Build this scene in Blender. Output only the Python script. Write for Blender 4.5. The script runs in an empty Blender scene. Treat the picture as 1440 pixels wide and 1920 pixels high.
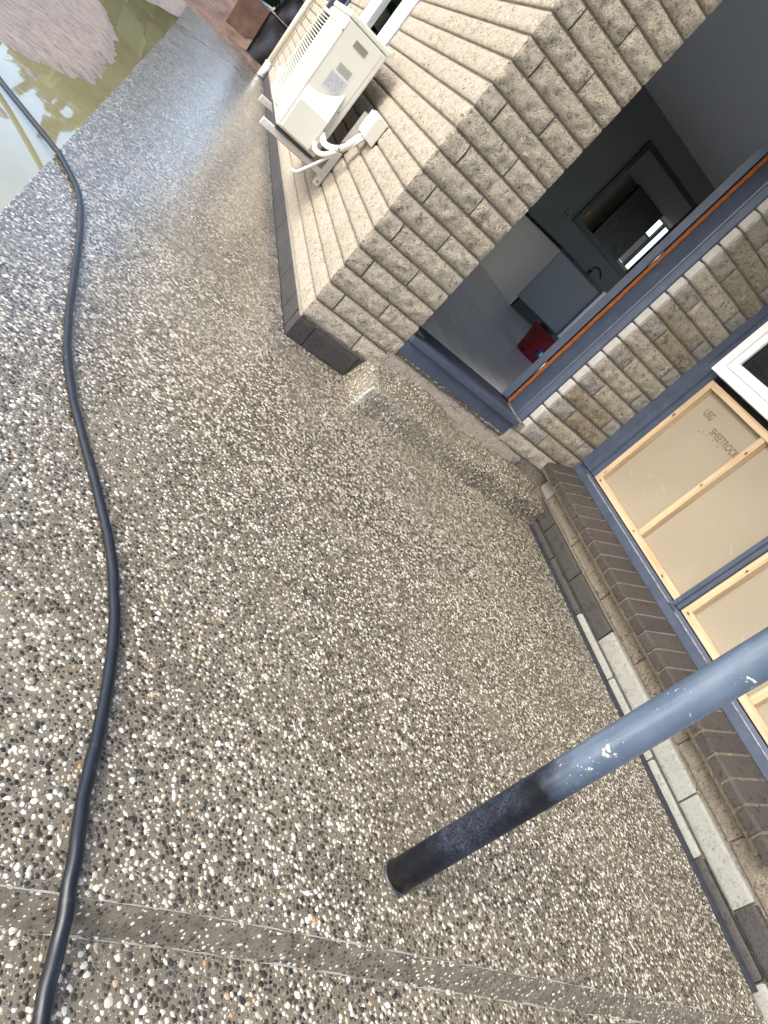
import bpy, bmesh, math, random
import numpy as np
from mathutils import Vector, Matrix, noise

S = bpy.context.scene
C = S.collection
R_ = math.radians

# ------------------------------------------------------------------ camera, light, exposure
cam_d = bpy.data.cameras.new('camera')
cam = bpy.data.objects.new('camera', cam_d)
C.objects.link(cam)
fwd = Vector((0.5191454, 0.75380198, -0.40282828)).normalized()
rgt = Vector((0.73228734, -0.14925556, 0.66443813)).normalized()
upv = rgt.cross(fwd).normalized()
cam.matrix_world = Matrix(((rgt.x, upv.x, -fwd.x, -0.9115),
                           (rgt.y, upv.y, -fwd.y, -2.9439),
                           (rgt.z, upv.z, -fwd.z, 1.0579),
                           (0, 0, 0, 1)))
cam_d.sensor_fit = 'VERTICAL'
cam_d.sensor_height = 24.0
cam_d.sensor_width = 18.0
cam_d.lens = 1248.73 / 1920 * 24.0
cam_d.clip_start = 0.02
cam_d.clip_end = 500
S.camera = cam

W = bpy.data.worlds.new('World')
S.world = W
W.use_nodes = True
wn = W.node_tree
wn.nodes.clear()
sky = wn.nodes.new('ShaderNodeTexSky')
sky.sky_type = 'NISHITA'
sky.sun_disc = False
SUN_EL, SUN_AZ = 40.0, 258.0          # azimuth clockwise from +Y
sky.sun_elevation = R_(SUN_EL)
sky.sun_rotation = R_(SUN_AZ)
sky.air_density = 1.0
sky.dust_density = 2.2
sky.ozone_density = 1.0
bg = wn.nodes.new('ShaderNodeBackground')
bg.inputs['Strength'].default_value = 0.15
wo = wn.nodes.new('ShaderNodeOutputWorld')
wn.links.new(sky.outputs[0], bg.inputs['Color'])
wn.links.new(bg.outputs[0], wo.inputs['Surface'])

sd = bpy.data.lights.new('sun', 'SUN')
sd.energy = 1.4
sd.angle = R_(45)
sd.color = (1.0, 0.955, 0.89)
so = bpy.data.objects.new('sun', sd)
C.objects.link(so)
sdir = Vector((math.sin(R_(SUN_AZ)) * math.cos(R_(SUN_EL)), math.cos(R_(SUN_AZ)) * math.cos(R_(SUN_EL)), math.sin(R_(SUN_EL))))
so.rotation_euler = (-sdir).to_track_quat('-Z', 'Y').to_euler()
so.location = sdir * 20

S.view_settings.view_transform = 'Standard'
S.view_settings.look = 'None'
S.view_settings.gamma = 1.0
S.view_settings.exposure = 1.6
S.render.engine = 'CYCLES'
S.cycles.use_denoising = True
S.cycles.max_bounces = 8
S.cycles.sample_clamp_indirect = 8.0

# ------------------------------------------------------------------ materials
def rgba(c):
    return (c[0], c[1], c[2], 1.0)

class N:
    """small node-tree writer"""
    def __init__(self, name):
        self.m = bpy.data.materials.new(name)
        self.m.use_nodes = True
        self.t = self.m.node_tree
        self.b = self.t.nodes['Principled BSDF']
        self.o = self.t.nodes['Material Output']
        self.co = None
    def n(self, kind, **kw):
        x = self.t.nodes.new('ShaderNode' + kind)
        for k, v in kw.items():
            if k in x.inputs:
                x.inputs[k].default_value = v
            else:
                setattr(x, k, v)
        return x
    def l(self, a, b):
        self.t.links.new(a, b)
    def coord(self, scale=(1, 1, 1)):
        tc = self.n('TexCoord')
        mp = self.n('Mapping')
        mp.inputs['Scale'].default_value = scale
        self.l(tc.outputs['Object'], mp.inputs['Vector'])
        return mp.outputs[0]
    def world(self, scale=(1, 1, 1)):
        tc = self.n('NewGeometry')
        mp = self.n('Mapping')
        mp.inputs['Scale'].default_value = scale
        self.l(tc.outputs['Position'], mp.inputs['Vector'])
        return mp.outputs[0]
    def noise(self, vec, scale, detail=4, rough=0.55, dist=0.0):
        x = self.n('TexNoise')
        x.inputs['Scale'].default_value = scale
        x.inputs['Detail'].default_value = detail
        x.inputs['Roughness'].default_value = rough
        x.inputs['Distortion'].default_value = dist
        self.l(vec, x.inputs['Vector'])
        return x.outputs['Fac']
    def vor(self, vec, scale, feature='F1', out='Distance', rand=1.0):
        x = self.n('TexVoronoi')
        x.feature = feature
        x.inputs['Scale'].default_value = scale
        x.inputs['Randomness'].default_value = rand
        self.l(vec, x.inputs['Vector'])
        return x.outputs[out]
    def ramp(self, fac, stops, interp='LINEAR'):
        r = self.n('ValToRGB')
        r.color_ramp.interpolation = interp
        e = r.color_ramp.elements
        while len(e) > 1:
            e.remove(e[-1])
        e[0].position = stops[0][0]
        e[0].color = rgba(stops[0][1])
        for p, c in stops[1:]:
            q = e.new(p)
            q.color = rgba(c)
        self.l(fac, r.inputs['Fac'])
        return r.outputs['Color']
    def val(self, fac, stops):
        return self.ramp(fac, [(p, (v, v, v)) for p, v in stops])
    def mix(self, fac, a, b, blend='MIX'):
        m = self.n('Mix')
        m.data_type = 'RGBA'
        m.blend_type = blend
        ins = {'f': m.inputs[0], 'a': m.inputs[6], 'b': m.inputs[7]}
        for key, v in (('f', fac), ('a', a), ('b', b)):
            if hasattr(v, 'is_output'):
                self.l(v, ins[key])
            elif key == 'f':
                ins[key].default_value = v
            else:
                ins[key].default_value = rgba(v)
        return m.outputs[2]
    def math(self, op, a, b=0.0, c=None):
        m = self.n('Math')
        m.operation = op
        for i, v in enumerate((a, b, c)):
            if v is None:
                continue
            if hasattr(v, 'is_output'):
                self.l(v, m.inputs[i])
            else:
                m.inputs[i].default_value = v
        return m.outputs[0]
    def bump(self, h, strength=0.5, dist=0.01, prev=None):
        b = self.n('Bump')
        b.inputs['Strength'].default_value = strength
        b.inputs['Distance'].default_value = dist
        self.l(h, b.inputs['Height'])
        if prev is not None:
            self.l(prev, b.inputs['Normal'])
        return b.outputs[0]
    def set(self, **kw):
        for k, v in kw.items():
            k = k.replace('_', ' ')
            if hasattr(v, 'is_output'):
                self.l(v, self.b.inputs[k])
            else:
                self.b.inputs[k].default_value = rgba(v) if isinstance(v, tuple) and len(v) == 3 else v
        return self.m

M = {}
def simple(name, col, rough=0.5, var=0.12, scale=8.0, bump=0.0, bscale=60.0, spec=0.5, metal=0.0, coat=0.0, dirt=None):
    w = N(name)
    v = w.coord()
    f = w.noise(v, scale, 5, 0.6)
    lo = tuple(c * (1 - var) for c in col)
    hi = tuple(min(1, c * (1 + var)) for c in col)
    c = w.ramp(f, [(0.3, lo), (0.7, hi)])
    if dirt:
        d = w.val(w.noise(v, scale * 2.7, 8, 0.7), [(0.55, 0), (0.72, dirt[1])])
        c = w.mix(d, c, dirt[0])
    w.set(Base_Color=c, Roughness=w.val(w.noise(v, scale * 1.7, 4), [(0.3, max(0.02, rough - 0.08)), (0.7, min(1, rough + 0.1))]),
          Specular_IOR_Level=spec, Metallic=metal, Coat_Weight=coat)
    if bump:
        w.set(Normal=w.bump(w.noise(v, bscale, 6, 0.6), bump, 0.004))
    M[name] = w.m
    return w.m

def rock(name, base, dark, light, relief=1.0, rough=0.9):
    """split-face concrete masonry: speckled, with small dark pits"""
    w = N(name)
    v = w.world()
    oi = w.n('ObjectInfo')
    f1 = w.noise(v, 9, 5, 0.6)
    f2 = w.noise(v, 75, 6, 0.7, 0.6)
    f3 = w.noise(v, 230, 4, 0.7)
    c = w.ramp(f1, [(0.28, tuple(x * 0.86 for x in base)), (0.72, base)])
    c = w.mix(w.val(oi.outputs['Random'], [(0, 0.0), (1, 0.22)]), c, light)
    c = w.mix(w.val(f3, [(0.52, 0), (0.75, 0.75)]), c, light)
    clump = w.noise(v, 17, 4, 0.6, 0.4)
    f2 = w.math('ADD', f2, w.math('MULTIPLY', w.math('SUBTRACT', clump, 0.5), 0.35))
    pits = w.val(f2, [(0.34, 0.9), (0.46, 0.0)])
    pits2 = w.val(w.noise(v, 140, 3, 0.6, 0.8), [(0.33, 0.7), (0.41, 0)])
    c = w.mix(pits, c, dark)
    c = w.mix(pits2, c, tuple(x * 0.7 for x in dark))
    rid = w.noise(v, 38, 5, 0.65, 1.2)
    rid = w.math('ABSOLUTE', w.math('SUBTRACT', rid, 0.5))
    h = w.math('ADD', w.math('ADD', w.math('MULTIPLY', f2, 1.0), w.math('MULTIPLY', f3, 0.45)), w.math('MULTIPLY', rid, 3.2))
    n1 = w.bump(h, relief, 0.013)
    w.set(Base_Color=c, Roughness=rough, Specular_IOR_Level=0.25, Normal=n1)
    M[name] = w.m
    return w.m

rock('rock_cream', (0.60, 0.525, 0.405), (0.16, 0.122, 0.075), (0.74, 0.675, 0.565))
rock('rock_grey', (0.46, 0.425, 0.36), (0.15, 0.13, 0.10), (0.57, 0.535, 0.47))
rock('rock_tan', (0.425, 0.355, 0.25), (0.13, 0.095, 0.05), (0.56, 0.485, 0.37))
rock('rock_tan2', (0.445, 0.385, 0.285), (0.14, 0.105, 0.06), (0.57, 0.50, 0.39))
rock('mortar', (0.33, 0.285, 0.22), (0.16, 0.13, 0.09), (0.42, 0.37, 0.30))
rock('mortar_pale', (0.43, 0.375, 0.31), (0.22, 0.18, 0.14), (0.52, 0.46, 0.40))
rock('charcoal', (0.048, 0.044, 0.041), (0.018, 0.016, 0.015), (0.085, 0.08, 0.075), relief=0.2, rough=0.55)
rock('sill_brick', (0.052, 0.045, 0.040), (0.015, 0.013, 0.012), (0.12, 0.105, 0.092), relief=0.3, rough=0.45)
rock('rock_dirty', (0.37, 0.315, 0.24), (0.05, 0.038, 0.026), (0.45, 0.40, 0.32))
rock('sill_mortar', (0.22, 0.19, 0.14), (0.10, 0.08, 0.055), (0.28, 0.25, 0.19))
simple('reveal', (0.35, 0.335, 0.30), 0.85, 0.08, 14, 0.3, 160)
simple('riser_cement', (0.125, 0.105, 0.075), 0.8, 0.35, 40, 0.6, 220, spec=0.3)
rock('painted_brick', (0.25, 0.25, 0.222), (0.155, 0.148, 0.125), (0.285, 0.285, 0.255), relief=0.10, rough=0.6)
simple('navy', (0.050, 0.064, 0.096), 0.42, 0.15, 9, 0.12, 90, dirt=((0.11, 0.13, 0.18), 0.5))
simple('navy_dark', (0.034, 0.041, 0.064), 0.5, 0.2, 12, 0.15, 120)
simple('navy_rubbed', (0.21, 0.215, 0.23), 0.6, 0.45, 40, 0.2, 120)
simple('orange_wood', (0.33, 0.10, 0.022), 0.55, 0.25, 30, 0.2, 100)
simple('upvc', (0.78, 0.80, 0.79), 0.28, 0.03, 5)
simple('gasket', (0.012, 0.012, 0.013), 0.6, 0.2)
simple('steel', (0.30, 0.31, 0.33), 0.35, 0.2, 40, metal=0.9)
simple('ac_cream', (0.60, 0.575, 0.49), 0.38, 0.025, 6)
simple('ac_edge', (0.66, 0.66, 0.62), 0.4, 0.03, 6)
simple('ac_dark', (0.03, 0.032, 0.034), 0.6)
simple('ac_slot', (0.20, 0.19, 0.155), 0.5)
simple('ac_rust', (0.36, 0.20, 0.09), 0.7, 0.35, 40, 0.3, 150)
simple('bracket', (0.52, 0.49, 0.44), 0.5, 0.1, 18, dirt=((0.34, 0.20, 0.10), 0.55))
simple('pipe_white', (0.70, 0.68, 0.64), 0.55, 0.08, 30, 0.3, 140)
simple('downpipe', (0.72, 0.68, 0.58), 0.35, 0.05, 6)
simple('label_grey', (0.50, 0.51, 0.51), 0.5, 0.05)
simple('ink', (0.26, 0.265, 0.27), 0.6, 0.1)
simple('ink_soft', (0.13, 0.105, 0.07), 0.8, 0.3, 150)
simple('black_strip', (0.022, 0.024, 0.03), 0.45, 0.3, 30)
simple('cement', (0.27, 0.255, 0.22), 0.8, 0.2, 60, 0.4, 250)
simple('red_plastic', (0.22, 0.006, 0.010), 0.3, 0.08)
simple('blue_label', (0.02, 0.05, 0.25), 0.4, 0.2, 60)
simple('black_plastic', (0.012, 0.012, 0.013), 0.35, 0.2)
simple('int_dark', (0.15, 0.155, 0.15), 0.7, 0.06, 2)
simple('int_cream', (0.55, 0.50, 0.42), 0.75, 0.05, 2)
simple('int_trim', (0.016, 0.013, 0.011), 0.4, 0.2)
simple('ceiling', (0.8, 0.8, 0.78), 0.9, 0.03)
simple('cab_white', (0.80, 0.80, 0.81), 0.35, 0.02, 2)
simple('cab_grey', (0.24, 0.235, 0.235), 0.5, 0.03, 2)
simple('worktop', (0.012, 0.012, 0.013), 0.25, 0.2)
simple('yellow', (0.55, 0.27, 0.03), 0.7, 0.3, 30)
simple('soffit', (0.55, 0.54, 0.50), 0.8, 0.03)
simple('roof_iron', (0.10, 0.11, 0.13), 0.5, 0.1)
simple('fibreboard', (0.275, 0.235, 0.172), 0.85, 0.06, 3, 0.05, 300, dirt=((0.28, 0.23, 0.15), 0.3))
simple('brown_board', (0.15, 0.085, 0.055), 0.55, 0.5, 4, 0.4, 30)
simple('dark_sheet', (0.02, 0.018, 0.017), 0.3, 0.5, 7, 0.35, 12)

def pine(name, base, ring):
    w = N(name)
    v = w.coord((1, 1, 1))
    tc = w.n('TexCoord')
    mp = w.n('Mapping')
    mp.inputs['Scale'].default_value = (60, 60, 3)
    w.l(tc.outputs['Object'], mp.inputs['Vector'])
    g = w.noise(mp.outputs[0], 1.0, 5, 0.6, 0.8)
    c = w.ramp(g, [(0.35, ring), (0.55, base), (0.8, tuple(min(1, x * 1.08) for x in base))])
    k = w.val(w.vor(v, 5.5, 'F1'), [(0.0, 0.85), (0.045, 0.75), (0.09, 0.0)])
    c = w.mix(k, c, (0.22, 0.09, 0.035))
    w.set(Base_Color=c, Roughness=0.65, Specular_IOR_Level=0.3, Normal=w.bump(g, 0.15, 0.002))
    M[name] = w.m
pine('pine', (0.50, 0.38, 0.235), (0.39, 0.265, 0.15))
w = N('pine_along_y'); M['pine_y'] = w.m
v = w.coord()
mp = w.coord((60, 3, 60))
g = w.noise(mp, 1.0, 5, 0.6, 0.8)
c = w.ramp(g, [(0.35, (0.40, 0.275, 0.16)), (0.55, (0.51, 0.39, 0.25)), (0.8, (0.54, 0.42, 0.28))])
c = w.mix(w.val(w.vor(v, 4.5, 'F1'), [(0.0, 0.85), (0.05, 0.7), (0.1, 0.0)]), c, (0.24, 0.10, 0.04))
w.set(Base_Color=c, Roughness=0.65, Specular_IOR_Level=0.3)

# exposed aggregate: cement matrix with fine grit and a wet acrylic seal
w = N('aggregate_matrix'); M['matrix'] = w.m
v = w.world()
f = w.noise(v, 3.0, 4, 0.6)
c = w.ramp(f, [(0.3, (0.128, 0.110, 0.077)), (0.7, (0.176, 0.154, 0.110))])
cellc = w.vor(v, 330, 'F1', 'Color')
sep = w.n('SeparateColor'); w.l(cellc, sep.inputs[0])
dd = w.vor(v, 330, 'F1', 'Distance')
inside = w.val(dd, [(0.30, 1), (0.42, 0)])
wh = w.math('MULTIPLY', w.val(sep.outputs[0], [(0.80, 0), (0.82, 1)]), inside)
bk = w.math('MULTIPLY', w.val(sep.outputs[1], [(0.76, 0), (0.78, 1)]), inside)
c = w.mix(bk, c, (0.022, 0.021, 0.019))
c = w.mix(wh, c, (0.46, 0.42, 0.35))
rg = w.val(w.noise(v, 2.2, 4, 0.6), [(0.35, 0.22), (0.65, 0.42)])
hh = w.math('ADD', w.noise(v, 150, 4, 0.6), w.math('MULTIPLY', w.noise(v, 35, 3, 0.6), 0.8))
gp = w.n('NewGeometry'); sx_ = w.n('SeparateXYZ'); w.l(gp.outputs['Position'], sx_.inputs[0])
wt = w.math('SUBTRACT', sx_.outputs['Y'], w.math('MULTIPLY', sx_.outputs['X'], 0.9))
wt = w.math('ADD', wt, w.math('MULTIPLY', w.math('SUBTRACT', w.noise(w.world(), 1.3, 4), 0.5), 0.6))
wet = w.n('MapRange'); w.l(wt, wet.inputs[0]); wet.inputs[1].default_value = -2.0; wet.inputs[2].default_value = 1.0; wet.inputs[3].default_value = 0.08; wet.inputs[4].default_value = 1.0; wet.interpolation_type = 'SMOOTHSTEP'
wet = wet.outputs[0]
w.set(Base_Color=c, Roughness=rg, Specular_IOR_Level=0.5, Coat_Weight=wet, Coat_Roughness=0.24, Coat_IOR=1.7, Normal=w.bump(hh, 0.4, 0.004))

w = N('pebble'); M['pebble'] = w.m
at = w.n('Attribute'); at.attribute_name = 'stone'
v = w.world()
c = w.mix(w.val(w.noise(v, 260, 4, 0.6), [(0.35, 0.0), (0.75, 0.25)]), at.outputs['Color'], (0.30, 0.26, 0.20))
film = w.math('MULTIPLY', w.val(w.noise(v, 3.3, 5, 0.65, 0.4), [(0.52, 0), (0.72, 0.6)]), w.val(w.noise(v, 60, 4, 0.7), [(0.38, 0), (0.55, 1)]))
c = w.mix(film, c, (0.158, 0.137, 0.097))
dk = w.val(w.noise(v, 1.7, 4, 0.6), [(0.52, 0), (0.72, 0.35)])
c = w.mix(dk, c, (0.10, 0.082, 0.055))
gp = w.n('NewGeometry'); sx_ = w.n('SeparateXYZ'); w.l(gp.outputs['Position'], sx_.inputs[0])
wt = w.math('SUBTRACT', sx_.outputs['Y'], w.math('MULTIPLY', sx_.outputs['X'], 0.9))
wt = w.math('ADD', wt, w.math('MULTIPLY', w.math('SUBTRACT', w.noise(w.world(), 1.3, 4), 0.5), 0.6))
wet = w.n('MapRange'); w.l(wt, wet.inputs[0]); wet.inputs[1].default_value = -2.0; wet.inputs[2].default_value = 1.0; wet.inputs[3].default_value = 0.08; wet.inputs[4].default_value = 1.0; wet.interpolation_type = 'SMOOTHSTEP'
wet = wet.outputs[0]
w.set(Base_Color=c, Roughness=w.val(w.noise(v, 3, 4, 0.6), [(0.35, 0.24), (0.65, 0.42)]), Specular_IOR_Level=0.22,
      Coat_Weight=wet, Coat_Roughness=0.24, Coat_IOR=1.7)

w = N('wet_mud'); M['mud'] = w.m
v = w.world((1.0, 4.5, 1.0))
f = w.noise(v, 3.0, 6, 0.62, 0.5)
f2 = w.noise(v, 14, 6, 0.65, 0.7)
c = w.ramp(f, [(0.3, (0.21, 0.165, 0.125)), (0.7, (0.32, 0.265, 0.215))])
c = w.mix(w.val(f2, [(0.39, 0.95), (0.47, 0)]), c, (0.07, 0.045, 0.03))
w.set(Base_Color=c, Roughness=w.val(f2, [(0.3, 0.55), (0.6, 0.32)]), Specular_IOR_Level=0.5, Coat_Weight=0.1, Coat_Roughness=0.2,
      Normal=w.bump(w.math('ADD', f2, w.math('MULTIPLY', w.noise(v, 45, 5, 0.6), 0.4)), 0.45, 0.02))

w = N('silty_water'); M['water'] = w.m
v = w.world((1, 1, 1))
c = w.ramp(w.noise(v, 1.6, 4, 0.6), [(0.3, (0.22, 0.20, 0.105)), (0.7, (0.285, 0.265, 0.15))])
w.set(Base_Color=c, Roughness=0.03, Specular_IOR_Level=0.5, IOR=1.33, Coat_Weight=1.0, Coat_Roughness=0.02, Coat_IOR=1.75,
      Normal=w.bump(w.noise(w.world((2, 6, 1)), 3.0, 2, 0.5), 0.05, 0.01))

w = N('hose_rubber'); M['hose'] = w.m
v = w.world()
c = w.mix(w.val(w.noise(v, 45, 6, 0.7), [(0.58, 0), (0.75, 0.35)]), (0.008, 0.010, 0.015), (0.12, 0.12, 0.125))
w.set(Base_Color=c, Roughness=w.val(w.noise(v, 20, 4), [(0.3, 0.24), (0.7, 0.42)]), Specular_IOR_Level=0.4)

# post: faded blue paint above, near-black towards the bottom, chips and rain beads
w = N('post_paint'); M['post'] = w.m
v = w.coord()
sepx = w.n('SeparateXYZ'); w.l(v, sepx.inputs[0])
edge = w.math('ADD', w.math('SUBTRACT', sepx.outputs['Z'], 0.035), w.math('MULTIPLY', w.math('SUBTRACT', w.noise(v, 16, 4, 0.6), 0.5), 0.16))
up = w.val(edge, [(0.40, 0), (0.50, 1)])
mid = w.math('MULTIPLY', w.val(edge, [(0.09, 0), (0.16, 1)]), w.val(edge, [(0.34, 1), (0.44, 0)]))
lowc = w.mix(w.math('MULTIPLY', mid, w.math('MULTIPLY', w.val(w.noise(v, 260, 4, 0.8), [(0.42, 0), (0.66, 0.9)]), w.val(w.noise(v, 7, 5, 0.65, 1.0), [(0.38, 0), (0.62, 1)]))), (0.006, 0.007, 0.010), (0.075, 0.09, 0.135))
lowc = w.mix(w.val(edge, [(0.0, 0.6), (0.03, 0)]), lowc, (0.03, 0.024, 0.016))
upc = w.ramp(w.noise(v, 10, 5, 0.6), [(0.3, (0.056, 0.080, 0.118)), (0.7, (0.095, 0.126, 0.172))])
chip = w.val(w.noise(v, 28, 5, 0.72, 0.4), [(0.645, 0), (0.665, 0.95)])
wet = w.val(w.noise(w.coord((30, 30, 2.2)), 1.0, 4, 0.6), [(0.5, 0), (0.72, 0.4)])
upc = w.mix(wet, upc, (0.24, 0.28, 0.33))
upc = w.mix(chip, upc, (0.62, 0.57, 0.47))
bead = w.val(w.vor(v, 85, 'F1'), [(0.10, 1), (0.17, 0)])
beadsel = w.val(w.noise(v, 14, 3), [(0.5, 0), (0.6, 1)])
bd = w.math('MULTIPLY', bead, beadsel)
upc = w.mix(w.math('MULTIPLY', bd, 0.55), upc, (0.42, 0.50, 0.60))
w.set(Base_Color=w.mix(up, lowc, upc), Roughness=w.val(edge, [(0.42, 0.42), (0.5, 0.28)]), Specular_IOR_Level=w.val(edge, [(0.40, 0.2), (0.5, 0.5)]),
      Normal=w.bump(w.math('ADD', bd, w.math('MULTIPLY', w.noise(v, 200, 3), 0.25)), 0.5, 0.003))

w = N('glass_dark'); M['glass'] = w.m
w.set(Base_Color=(0.012, 0.016, 0.016), Roughness=0.02, Specular_IOR_Level=0.5, IOR=1.5)
w = N('glass_pale'); M['glass_pale'] = w.m
w.set(Base_Color=(0.10, 0.17, 0.19), Roughness=0.02, Specular_IOR_Level=1.0, IOR=1.6, Coat_Weight=1.0, Coat_Roughness=0.02)
w = N('glass_clear'); M['glass_clear'] = w.m
tr = w.n('BsdfTransparent'); gl = w.n('BsdfGlossy'); gl.inputs['Roughness'].default_value = 0.02
fz = w.n('Fresnel'); fz.inputs['IOR'].default_value = 2.8
mx = w.n('MixShader'); w.l(fz.outputs[0], mx.inputs[0]); w.l(tr.outputs[0], mx.inputs[1]); w.l(gl.outputs[0], mx.inputs[2]); w.l(mx.outputs[0], w.o.inputs['Surface'])
w = N('floor_board'); M['board'] = w.m
oi = w.n('ObjectInfo')
g = w.noise(w.coord((40, 2.0, 40)), 1.0, 5, 0.6, 0.5)
c = w.ramp(g, [(0.3, (0.64, 0.605, 0.575)), (0.7, (0.80, 0.765, 0.735))])
c = w.mix(w.val(oi.outputs['Random'], [(0, 0), (1, 0.35)]), c, (0.50, 0.465, 0.44))
w.set(Base_Color=c, Roughness=0.3, Specular_IOR_Level=0.6, Coat_Weight=0.3, Coat_Roughness=0.2)
w = N('foliage'); M['foliage'] = w.m
v = w.world()
c = w.ramp(w.noise(v, 0.6, 6, 0.65), [(0.3, (0.03, 0.045, 0.018)), (0.7, (0.085, 0.10, 0.04))])
w.set(Base_Color=c, Roughness=0.8)
w = N('earth'); M['earth'] = w.m
v = w.world()
f = w.noise(v, 6, 6, 0.65)
c = w.ramp(f, [(0.3, (0.075, 0.045, 0.028)), (0.55, (0.17, 0.10, 0.06)), (0.75, (0.26, 0.17, 0.11))])
c = w.mix(w.val(w.noise(v, 40, 5, 0.7), [(0.34, 0.8), (0.42, 0)]), c, (0.03, 0.02, 0.015))
w.set(Base_Color=c, Roughness=0.6, Normal=w.bump(w.noise(v, 25, 6, 0.7), 0.8, 0.03))

# ------------------------------------------------------------------ mesh helpers
def props(o, label=None, cat=None, group=None, kind=None):
    for k, v in (('label', label), ('category', cat), ('group', group), ('kind', kind)):
        if v:
            o[k] = v
    return o

def mesh_obj(name, verts, faces, mat, parent=None, smooth=False, origin=None):
    me = bpy.data.meshes.new(name)
    if origin is not None:
        ox = Vector(origin)
        verts = [Vector(v) - ox for v in verts]
    me.from_pydata([tuple(v) for v in verts], [], faces)
    me.update()
    if smooth:
        me.polygons.foreach_set('use_smooth', [True] * len(me.polygons))
    mats = mat if isinstance(mat, (list, tuple)) else [mat]
    for m in mats:
        me.materials.append(M[m])
    o = bpy.data.objects.new(name, me)
    C.objects.link(o)
    if origin is not None:
        o.location = origin
    if parent is not None:
        o.parent = parent
    return o

def empty(name, loc=(0, 0, 0), parent=None):
    o = bpy.data.objects.new(name, None)
    o.empty_display_size = 0.1
    C.objects.link(o)
    o.location = loc
    if parent is not None:
        o.parent = parent
    return o

BOXF = [(0, 3, 2, 1), (4, 5, 6, 7), (0, 1, 5, 4), (1, 2, 6, 5), (2, 3, 7, 6), (3, 0, 4, 7)]
def boxv(a, b):
    (x0, y0, z0), (x1, y1, z1) = a, b
    return [(x0, y0, z0), (x1, y0, z0), (x1, y1, z0), (x0, y1, z0), (x0, y0, z1), (x1, y0, z1), (x1, y1, z1), (x0, y1, z1)]

def box(name, a, b, mat, parent=None, bevel=0.0, rot=None, wob=0.0):
    lo = [min(p, q) for p, q in zip(a, b)]
    hi = [max(p, q) for p, q in zip(a, b)]
    c = Vector([(p + q) / 2 for p, q in zip(lo, hi)])
    h = [(q - p) / 2 for p, q in zip(lo, hi)]
    bm = bmesh.new()
    vs = [bm.verts.new(v) for v in boxv([-q for q in h], h)]
    for f in BOXF:
        bm.faces.new([vs[i] for i in f])
    if bevel > 0:
        bmesh.ops.bevel(bm, geom=list(bm.edges), offset=min(bevel, min(h) * 0.8), segments=2, profile=0.6, affect='EDGES')
    me = bpy.data.meshes.new(name)
    bm.to_mesh(me)
    bm.free()
    me.materials.append(M[mat])
    o = bpy.data.objects.new(name, me)
    C.objects.link(o)
    o.location = c
    if rot is not None:
        o.rotation_euler = rot
    if parent is not None:
        o.parent = parent
    return o

def prism(name, prof, axis, a, b, mat, parent=None, bevel=0.0):
    """extrude a 2D profile along an axis: axis 'y' -> profile in (x,z); 'x' -> (y,z); 'z' -> (x,y)"""
    def P(p, t):
        return {'y': (p[0], t, p[1]), 'x': (t, p[0], p[1]), 'z': (p[0], p[1], t)}[axis]
    bm = bmesh.new()
    n = len(prof)
    A = [bm.verts.new(P(p, a)) for p in prof]
    B = [bm.verts.new(P(p, b)) for p in prof]
    bm.faces.new(A)
    bm.faces.new(B[::-1])
    for i in range(n):
        bm.faces.new((A[i], B[i], B[(i + 1) % n], A[(i + 1) % n]))
    bmesh.ops.recalc_face_normals(bm, faces=list(bm.faces))
    if bevel:
        bmesh.ops.bevel(bm, geom=list(bm.edges), offset=bevel, segments=2, profile=0.6, affect='EDGES')
    cen = Vector((0, 0, 0))
    for v in bm.verts:
        cen += v.co
    cen /= len(bm.verts)
    for v in bm.verts:
        v.co -= cen
    me = bpy.data.meshes.new(name)
    bm.to_mesh(me)
    bm.free()
    me.materials.append(M[mat])
    o = bpy.data.objects.new(name, me)
    C.objects.link(o)
    o.location = cen
    if parent is not None:
        o.parent = parent
    return o

def catmull(pts, n=8):
    pts = [Vector(p) for p in pts]
    P = [pts[0] * 2 - pts[1]] + pts + [pts[-1] * 2 - pts[-2]]
    out = []
    for i in range(1, len(P) - 2):
        for k in range(n):
            t = k / n
            a, b, c, d = P[i - 1], P[i], P[i + 1], P[i + 2]
            out.append(0.5 * ((2 * b) + (c - a) * t + (2 * a - 5 * b + 4 * c - d) * t * t + (3 * b - a - 3 * c + d) * t ** 3))
    out.append(pts[-1])
    return out

def tube(name, pts, r, mat, parent=None, seg=16, rib=None, cap=True):
    pts = [Vector(p) for p in pts]
    verts, faces = [], []
    t0 = (pts[1] - pts[0]).normalized()
    nrm = t0.orthogonal().normalized()
    for i, p in enumerate(pts):
        t = (pts[min(i + 1, len(pts) - 1)] - pts[max(i - 1, 0)]).normalized()
        nrm = (nrm - t * nrm.dot(t)).normalized()
        bn = t.cross(nrm)
        rr = r[i] if isinstance(r, (list, tuple)) else r
        if rib:
            rr *= 1 + rib * (1 if i % 2 else -1)
        for k in range(seg):
            a = 2 * math.pi * k / seg
            verts.append(p + (nrm * math.cos(a) + bn * math.sin(a)) * rr)
    for i in range(len(pts) - 1):
        for k in range(seg):
            faces.append((i * seg + k, i * seg + (k + 1) % seg, (i + 1) * seg + (k + 1) % seg, (i + 1) * seg + k))
    if cap:
        faces.append(tuple(range(seg))[::-1])
        faces.append(tuple((len(pts) - 1) * seg + k for k in range(seg)))
    return mesh_obj(name, verts, faces, mat, parent, smooth=True)

# ------------------------------------------------------------------ masonry
def frame_for(wall):
    if wall == 'B':      # faces -Y, runs along +X
        return lambda u, d, z, pl: Vector((u, pl + d, z))
    return lambda u, d, z, pl: Vector((pl + d, -u, z))      # A, C: face -X; u = -y

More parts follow.
